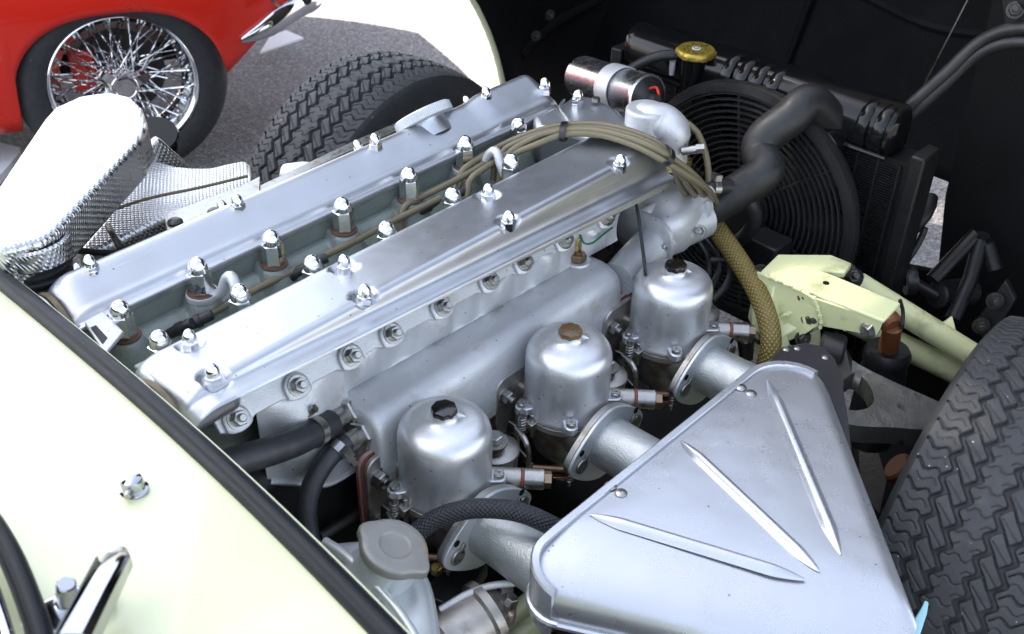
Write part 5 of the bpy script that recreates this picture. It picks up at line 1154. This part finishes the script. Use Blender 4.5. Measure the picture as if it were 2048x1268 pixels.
for i in range(14):
    z = -.010 * i; rows.append((.0385, z)); rows.append((.0425, z - .003)); rows.append((.0425, z - .006)); rows.append((.0385, z - .009))
g.lathe(rows, bc + Vector((0, 0, .028)), (.05, .05, 1), 44); g.build('bellows', 'black_rubber', root, angle=50)
g = MB(); g.lathe([(.042, .0), (.0455, .0), (.046, .022), (.042, .024)], bc + Vector((0, 0, .024)), (.05, .05, 1), 44); g.build('foil_collar', 'foil_cloth', root)
g = MB(); g.box((-0.0398, 0.2102, 0.8150), (.010, .010, .022), Matrix.Rotation(.7, 3, 'Z')); g.build('clip', 'zinc_steel', root, bevel=.002)
MB().tube([(-0.0392, 0.2105, 0.8120), (-0.0419, 0.2161, 0.8000), (-0.0399, 0.2182, 0.7900)], .0012, 6, .004).build('lacing_wire', 'dark_steel', root)
root = thing('exhaust_wrap', 'silver foil wrapped exhaust heat shield lying beneath the larger foil duct', 'heat shield', (0.2938, 0.5057, 0.6000))
soft_prism('foil_cover', [(0.0621, 0.2886, 0.7350), (0.1216, 0.3235, 0.7420), (0.2101, 0.3895, 0.7480), (0.2528, 0.4072, 0.7500), (0.2646, 0.3760, 0.7480), (0.2993, 0.3434, 0.7450), (0.3470, 0.3275, 0.7450), (0.3340, 0.2924, 0.7420), (0.3109, 0.2666, 0.7400), (0.2391, 0.2797, 0.7380), (0.1633, 0.2807, 0.7350), (0.0889, 0.2767, 0.7320)], .09, 'foil_cloth', root, .012, dirn=(.02, .05, -1))
MB().tube([(0.1375, 0.3231, 0.7505), (0.1876, 0.3146, 0.7515), (0.2509, 0.2940, 0.7505), (0.3177, 0.2803, 0.7475)], .0022, 6).build('stitched_seam', 'gasket_cork', root)
MB().tube([(0.0467, 0.2778, 0.7520), (0.0806, 0.2312, 0.7520), (0.1227, 0.1987, 0.7520), (0.1636, 0.2070, 0.7520)], .0042, 8).build('rod', 'black_plastic', root)
MB().tube([(0.1060, 0.2764, 0.7600), (0.0964, 0.2468, 0.7640), (0.0957, 0.2337, 0.7520), (0.0978, 0.2332, 0.7440)], .0042, 8, .005).build('hook', 'dark_steel', root)
root = thing('foil_stack', 'pointed silver foil shield standing behind the exhaust wrap', 'heat shield', (0.2651, 0.4200, 0.7310))
poly_plate('foil_sheet', [(0.2125, 0.4000, 0.7585), (0.2610, 0.4000, 0.7830), (0.2778, 0.4000, 0.7576), (0.3061, 0.4000, 0.7183), (0.2901, 0.4000, 0.7130), (0.2378, 0.4000, 0.7372)], (.01, .03, -.01), 'foil_cloth', root, .004)
g = MB(); q = Vector((0.2842, 0.4600, 0.7587)); g.lathe([(0, 0), (.034, 0), (.036, -.003), (.036, -.008), (.022, -.010), (.022, -.016), (.033, -.018), (.033, -.024), (0, -.024)], q, (-.2, -.35, 1), 40); g.build('top_disc', 'black_gloss', root)
# exhaust side brackets seen over the far cam cover
root = thing('exhaust_shield_plate', 'flat grey steel plate with two dark rivets beside the far cam cover', 'plate', (0.2357, 0.3083, 0.7000))
poly_plate('plate', [(0.1648, 0.2403, 0.7680), (0.2745, 0.2325, 0.7680), (0.3092, 0.2363, 0.7680), (0.2827, 0.2001, 0.7680), (0.2202, 0.1991, 0.7680), (0.1455, 0.2020, 0.7680)], (0, 0, -.004), 'zinc_steel', root, .001)
for p in ((0.1630, 0.2123, 0.7690), (0.2120, 0.1979, 0.7690)): place('rivet', RIVET, p, (0, 0, 1), root, scale=1.6).data = MB().lathe([(.0062, 0), (.0060, .001), (.0045, .0022), (0, .0026)], (0, 0, 0), n=18).mesh('rivet', 'black_plastic')
poly_plate('edge_strip', [(0.2803, 0.2192, 0.7650), (0.4609, 0.2317, 0.7650), (0.5621, 0.2331, 0.7650), (0.5505, 0.2169, 0.7650), (0.4462, 0.2141, 0.7650), (0.2733, 0.2040, 0.7650)], (0, 0, -.004), 'zinc_steel', root, .001)
t = MB(); t.prism([(0.3482, 0.2518, 0.7500), (0.3660, 0.2678, 0.7550), (0.3885, 0.2468, 0.7600), (0.3991, 0.2281, 0.7600), (0.3669, 0.2264, 0.7550)], 0, d=(0, 0, -.02)); o = t.build('exhaust_lug', 'cast_aluminium', None, bevel=.006, seg=3); tag(o, 'small cast lug between the far tyre and the exhaust cam cover', 'bracket')

# ================================================================== the red car
HD = math.radians(-24)
rc = thing('red_car', 'bright red sports car with chrome wire wheel parked alongside', 'car', tuple(a * b for a, b in zip((0.8774, 1.7169, 0.2720), (1, 1, 0))), HD, local=True); rc.scale = (.9, .9, .9)
def arch(x): 
    q = abs(x + .002) / .292
    return .30 + .222 * math.sqrt(max(0, 1 - q ** 2.6)) if q < 1 else None
def zbot(x):
    s = .21 if x < 0 else .295 + .80 * max(0, x - .285)
    a = arch(x)
    return max(s, a) if a else s
def ynear(x, z):
    y = -.095 + .42 * max(0, z - .50) ** 2 * 2.2 + .5 * max(0, .42 - z) ** 2
    y += .95 * max(0, x - .22) ** 2 + .05 * max(0, -x - .5) ** 2
    return y
xs = sorted(set([-3.4 + .1 * i for i in range(31)] + [-.32 + .0125 * i for i in range(58)] + [.41 + .03 * i for i in range(12)]))
rows = []
for x in xs:
    zt = .80 - .28 * max(0, x) ** 2; zb = zbot(x); row = []
    for i in range(15):
        z = zb + (zt - zb) * i / 14; row.append((x, ynear(x, z), z))
    y1 = row[-1][1]
    for i in range(1, 10):
        t = i / 9; row.append((x, y1 + (1.30 - 2 * y1) * t * .5, zt + .06 * math.sin(t * math.pi / 2)))
    row += [(x, 1.30 - p[1], p[2]) for p in reversed(row)]
    rows.append(row)
g = MB(); g.loft(rows, closed=False, caps=False); g.build('body', 'red_paint', rc, solid=.010, angle=50)
lip = [(-.298 + .64 * i / 40, 0) for i in range(41)]
g = MB(); g.grid(30, 10, lambda u, v: (.02 + .36 * math.cos(math.pi * u) * 1.0, .10 + .5 * v, .30 + .26 * math.sin(math.pi * u))); g.build('wheel_well', 'black_satin', rc)
g = MB(); g.box((-.75, .62, .30), (1.9, .95, .06)); g.build('underbody', 'black_satin', rc)
# bumper and lamp
bp_ = [(x, ynear(x, z) - .012, z) for x, z in ((.345, .395), (.40, .408), (.47, .428), (.54, .445), (.61, .455))] + [(.66, .22, .46), (.70, .40, .46)]
g = MB(); P = catmull([Vector(p) for p in bp_], .012); rings = []
for i, p in enumerate(P):
    t = (P[min(i + 1, len(P) - 1)] - P[max(i - 1, 0)]).normalized(); n2 = Vector((t.y, -t.x, 0)).normalized(); k = min(1, .12 + i / 9) ** .7
    rings.append([p + n2 * (.020 * k * math.cos(a)) + Vector((0, 0, .036 * k * math.sin(a))) for a in [j * math.pi / 7 for j in range(14)]])
g.loft(rings); g.build('bumper', 'chrome', rc)
g = MB(); g.sphere((.495, ynear(.495, .5), .505), .05, 20, (1.1, .5, .55)); g.build('side_lamp', 'lamp_glass', rc)
g = MB(); g.lathe([(.046, 0), (.054, 0), (.056, .006), (.050, .010)], (.495, ynear(.495, .5) + .005, .505), (.45, -.85, .25), 32, closed=True); g.build('lamp_bezel', 'chrome', rc)
# wire wheel
wy = -.045; WC = Vector((0, .0, .30)); wr = MB(); AX = (0, -1, 0)
tl = MB(); tl.lathe([(.208, .075), (.212, .085), (.222, .088), (.240, .090), (.262, .086), (.283, .074), (.294, .060), (.299, .045), (.300, .0), (.298, -.07), (.280, -.095), (.22, -.09), (.205, -.08)], WC, AX, 96); tl.build('tyre', 'tyre_rubber', rc, angle=50)
g = MB(); g.lathe([(.206, .086), (.211, .083), (.213, .078), (.212, .070), (.203, .066), (.196, .058), (.192, .040), (.176, .030), (.168, .0), (.172, -.03), (.190, -.05), (.20, -.075), (.205, -.075), (.196, -.045), (.180, -.03), (.176, .0), (.182, .026), (.197, .036), (.201, .055), (.207, .066)], WC, AX, 96, closed=True); g.build('rim', 'chrome', rc, angle=50)
g = MB(); g.lathe([(.030, -.02), (.052, -.015), (.055, .0), (.050, .018), (.046, .030), (.044, .058), (.040, .066), (.036, .074)], WC, AX, 48); g.build('hub', 'chrome', rc, angle=40)
g = MB(); g.lathe([(.036, .066), (.039, .070), (.039, .092), (.035, .098), (.030, .099), (.028, .097), (0, .097)], WC, AX, 40)
for k in range(3):
    a = k * 2 * math.pi / 3 + .35; e = Vector((math.cos(a), 0, math.sin(a))); t_ = Vector((-math.sin(a), 0, math.cos(a)))
    g.loft([[WC + e * r + t_ * w + Vector((0, -h, 0)), WC + e * r - t_ * w + Vector((0, -h, 0)), WC + e * r - t_ * w * .8 + Vector((0, -h - th, 0)), WC + e * r + t_ * w * .8 + Vector((0, -h - th, 0))] for r, w, h, th in ((.030, .020, .074, .016), (.055, .016, .076, .012), (.078, .010, .074, .007))])
g.build('knock_off_spinner', 'chrome', rc, angle=40)
SP = MB().lathe([(0, 0), (.0024, 0), (.0024, .94), (.0040, .945), (.0040, 1.0), (0, 1.0)], (0, 0, 0), (0, 0, 1), 8).mesh('spoke', 'chrome')
def spoke(a0, r0, h0, a1, r1, h1):
    p = WC + Vector((math.cos(a0) * r0, -h0, math.sin(a0) * r0)); q = WC + Vector((math.cos(a1) * r1, -h1, math.sin(a1) * r1)); L = (q - p).length
    o = bpy.data.objects.new('spoke', SP); o.matrix_basis = Matrix.Translation(p) @ basis(q - p).to_4x4() @ Matrix.Diagonal((1, 1, L, 1)); finish(o, rc)
for k in range(24):
    a = 2 * math.pi * k / 24
    s_ = 1 if k % 2 else -1
    spoke(a - s_ * .55, .046, .050, a + .02, .193, .036)                 # outer row
    spoke(a + .13 + s_ * .75, .054, -.002, a + .13, .178, .026)          # inner row
    spoke(a + .07 + s_ * .35, .052, .012, a + .07, .186, .034)
g = MB(); g.lathe([(0, -.05), (.125, -.05), (.13, -.045), (.13, -.035), (.06, -.03), (0, -.03)], WC, AX, 48); g.build('brake_disc', 'dark_steel', rc)
g = MB(); g.box(WC + Vector((-.10, .04, .02)), (.07, .05, .12)); g.build('brake_caliper', 'red_paint', rc, bevel=.008)
# white card on the asphalt by the red car
t = MB(); t.prism([(1.5303, 2.0427, 0.0500), (1.7089, 2.0426, 0.0500), (1.6927, 2.1158, 0.0600), (1.6219, 2.1101, 0.0600)], 0, d=(0, 0, -.006)); o = t.build('white_board', 'white_card', None); tag(o, 'white board lying on the asphalt under the nose of the red car', 'board')
# floor patch of blue-white mat at the far left
t = MB(); t.prism([(0.5033, 1.9525, 0.1000), (0.5977, 1.9202, 0.1000), (0.6216, 1.8560, 0.1000), (0.5968, 1.8207, 0.1000), (0.3815, 1.6340, 0.1000)], 0, d=(0, 0, -.02)); o = t.build('white_sheet', 'white_card', None); tag(o, 'white sheet on the ground at the left edge below the red car', 'sheet')
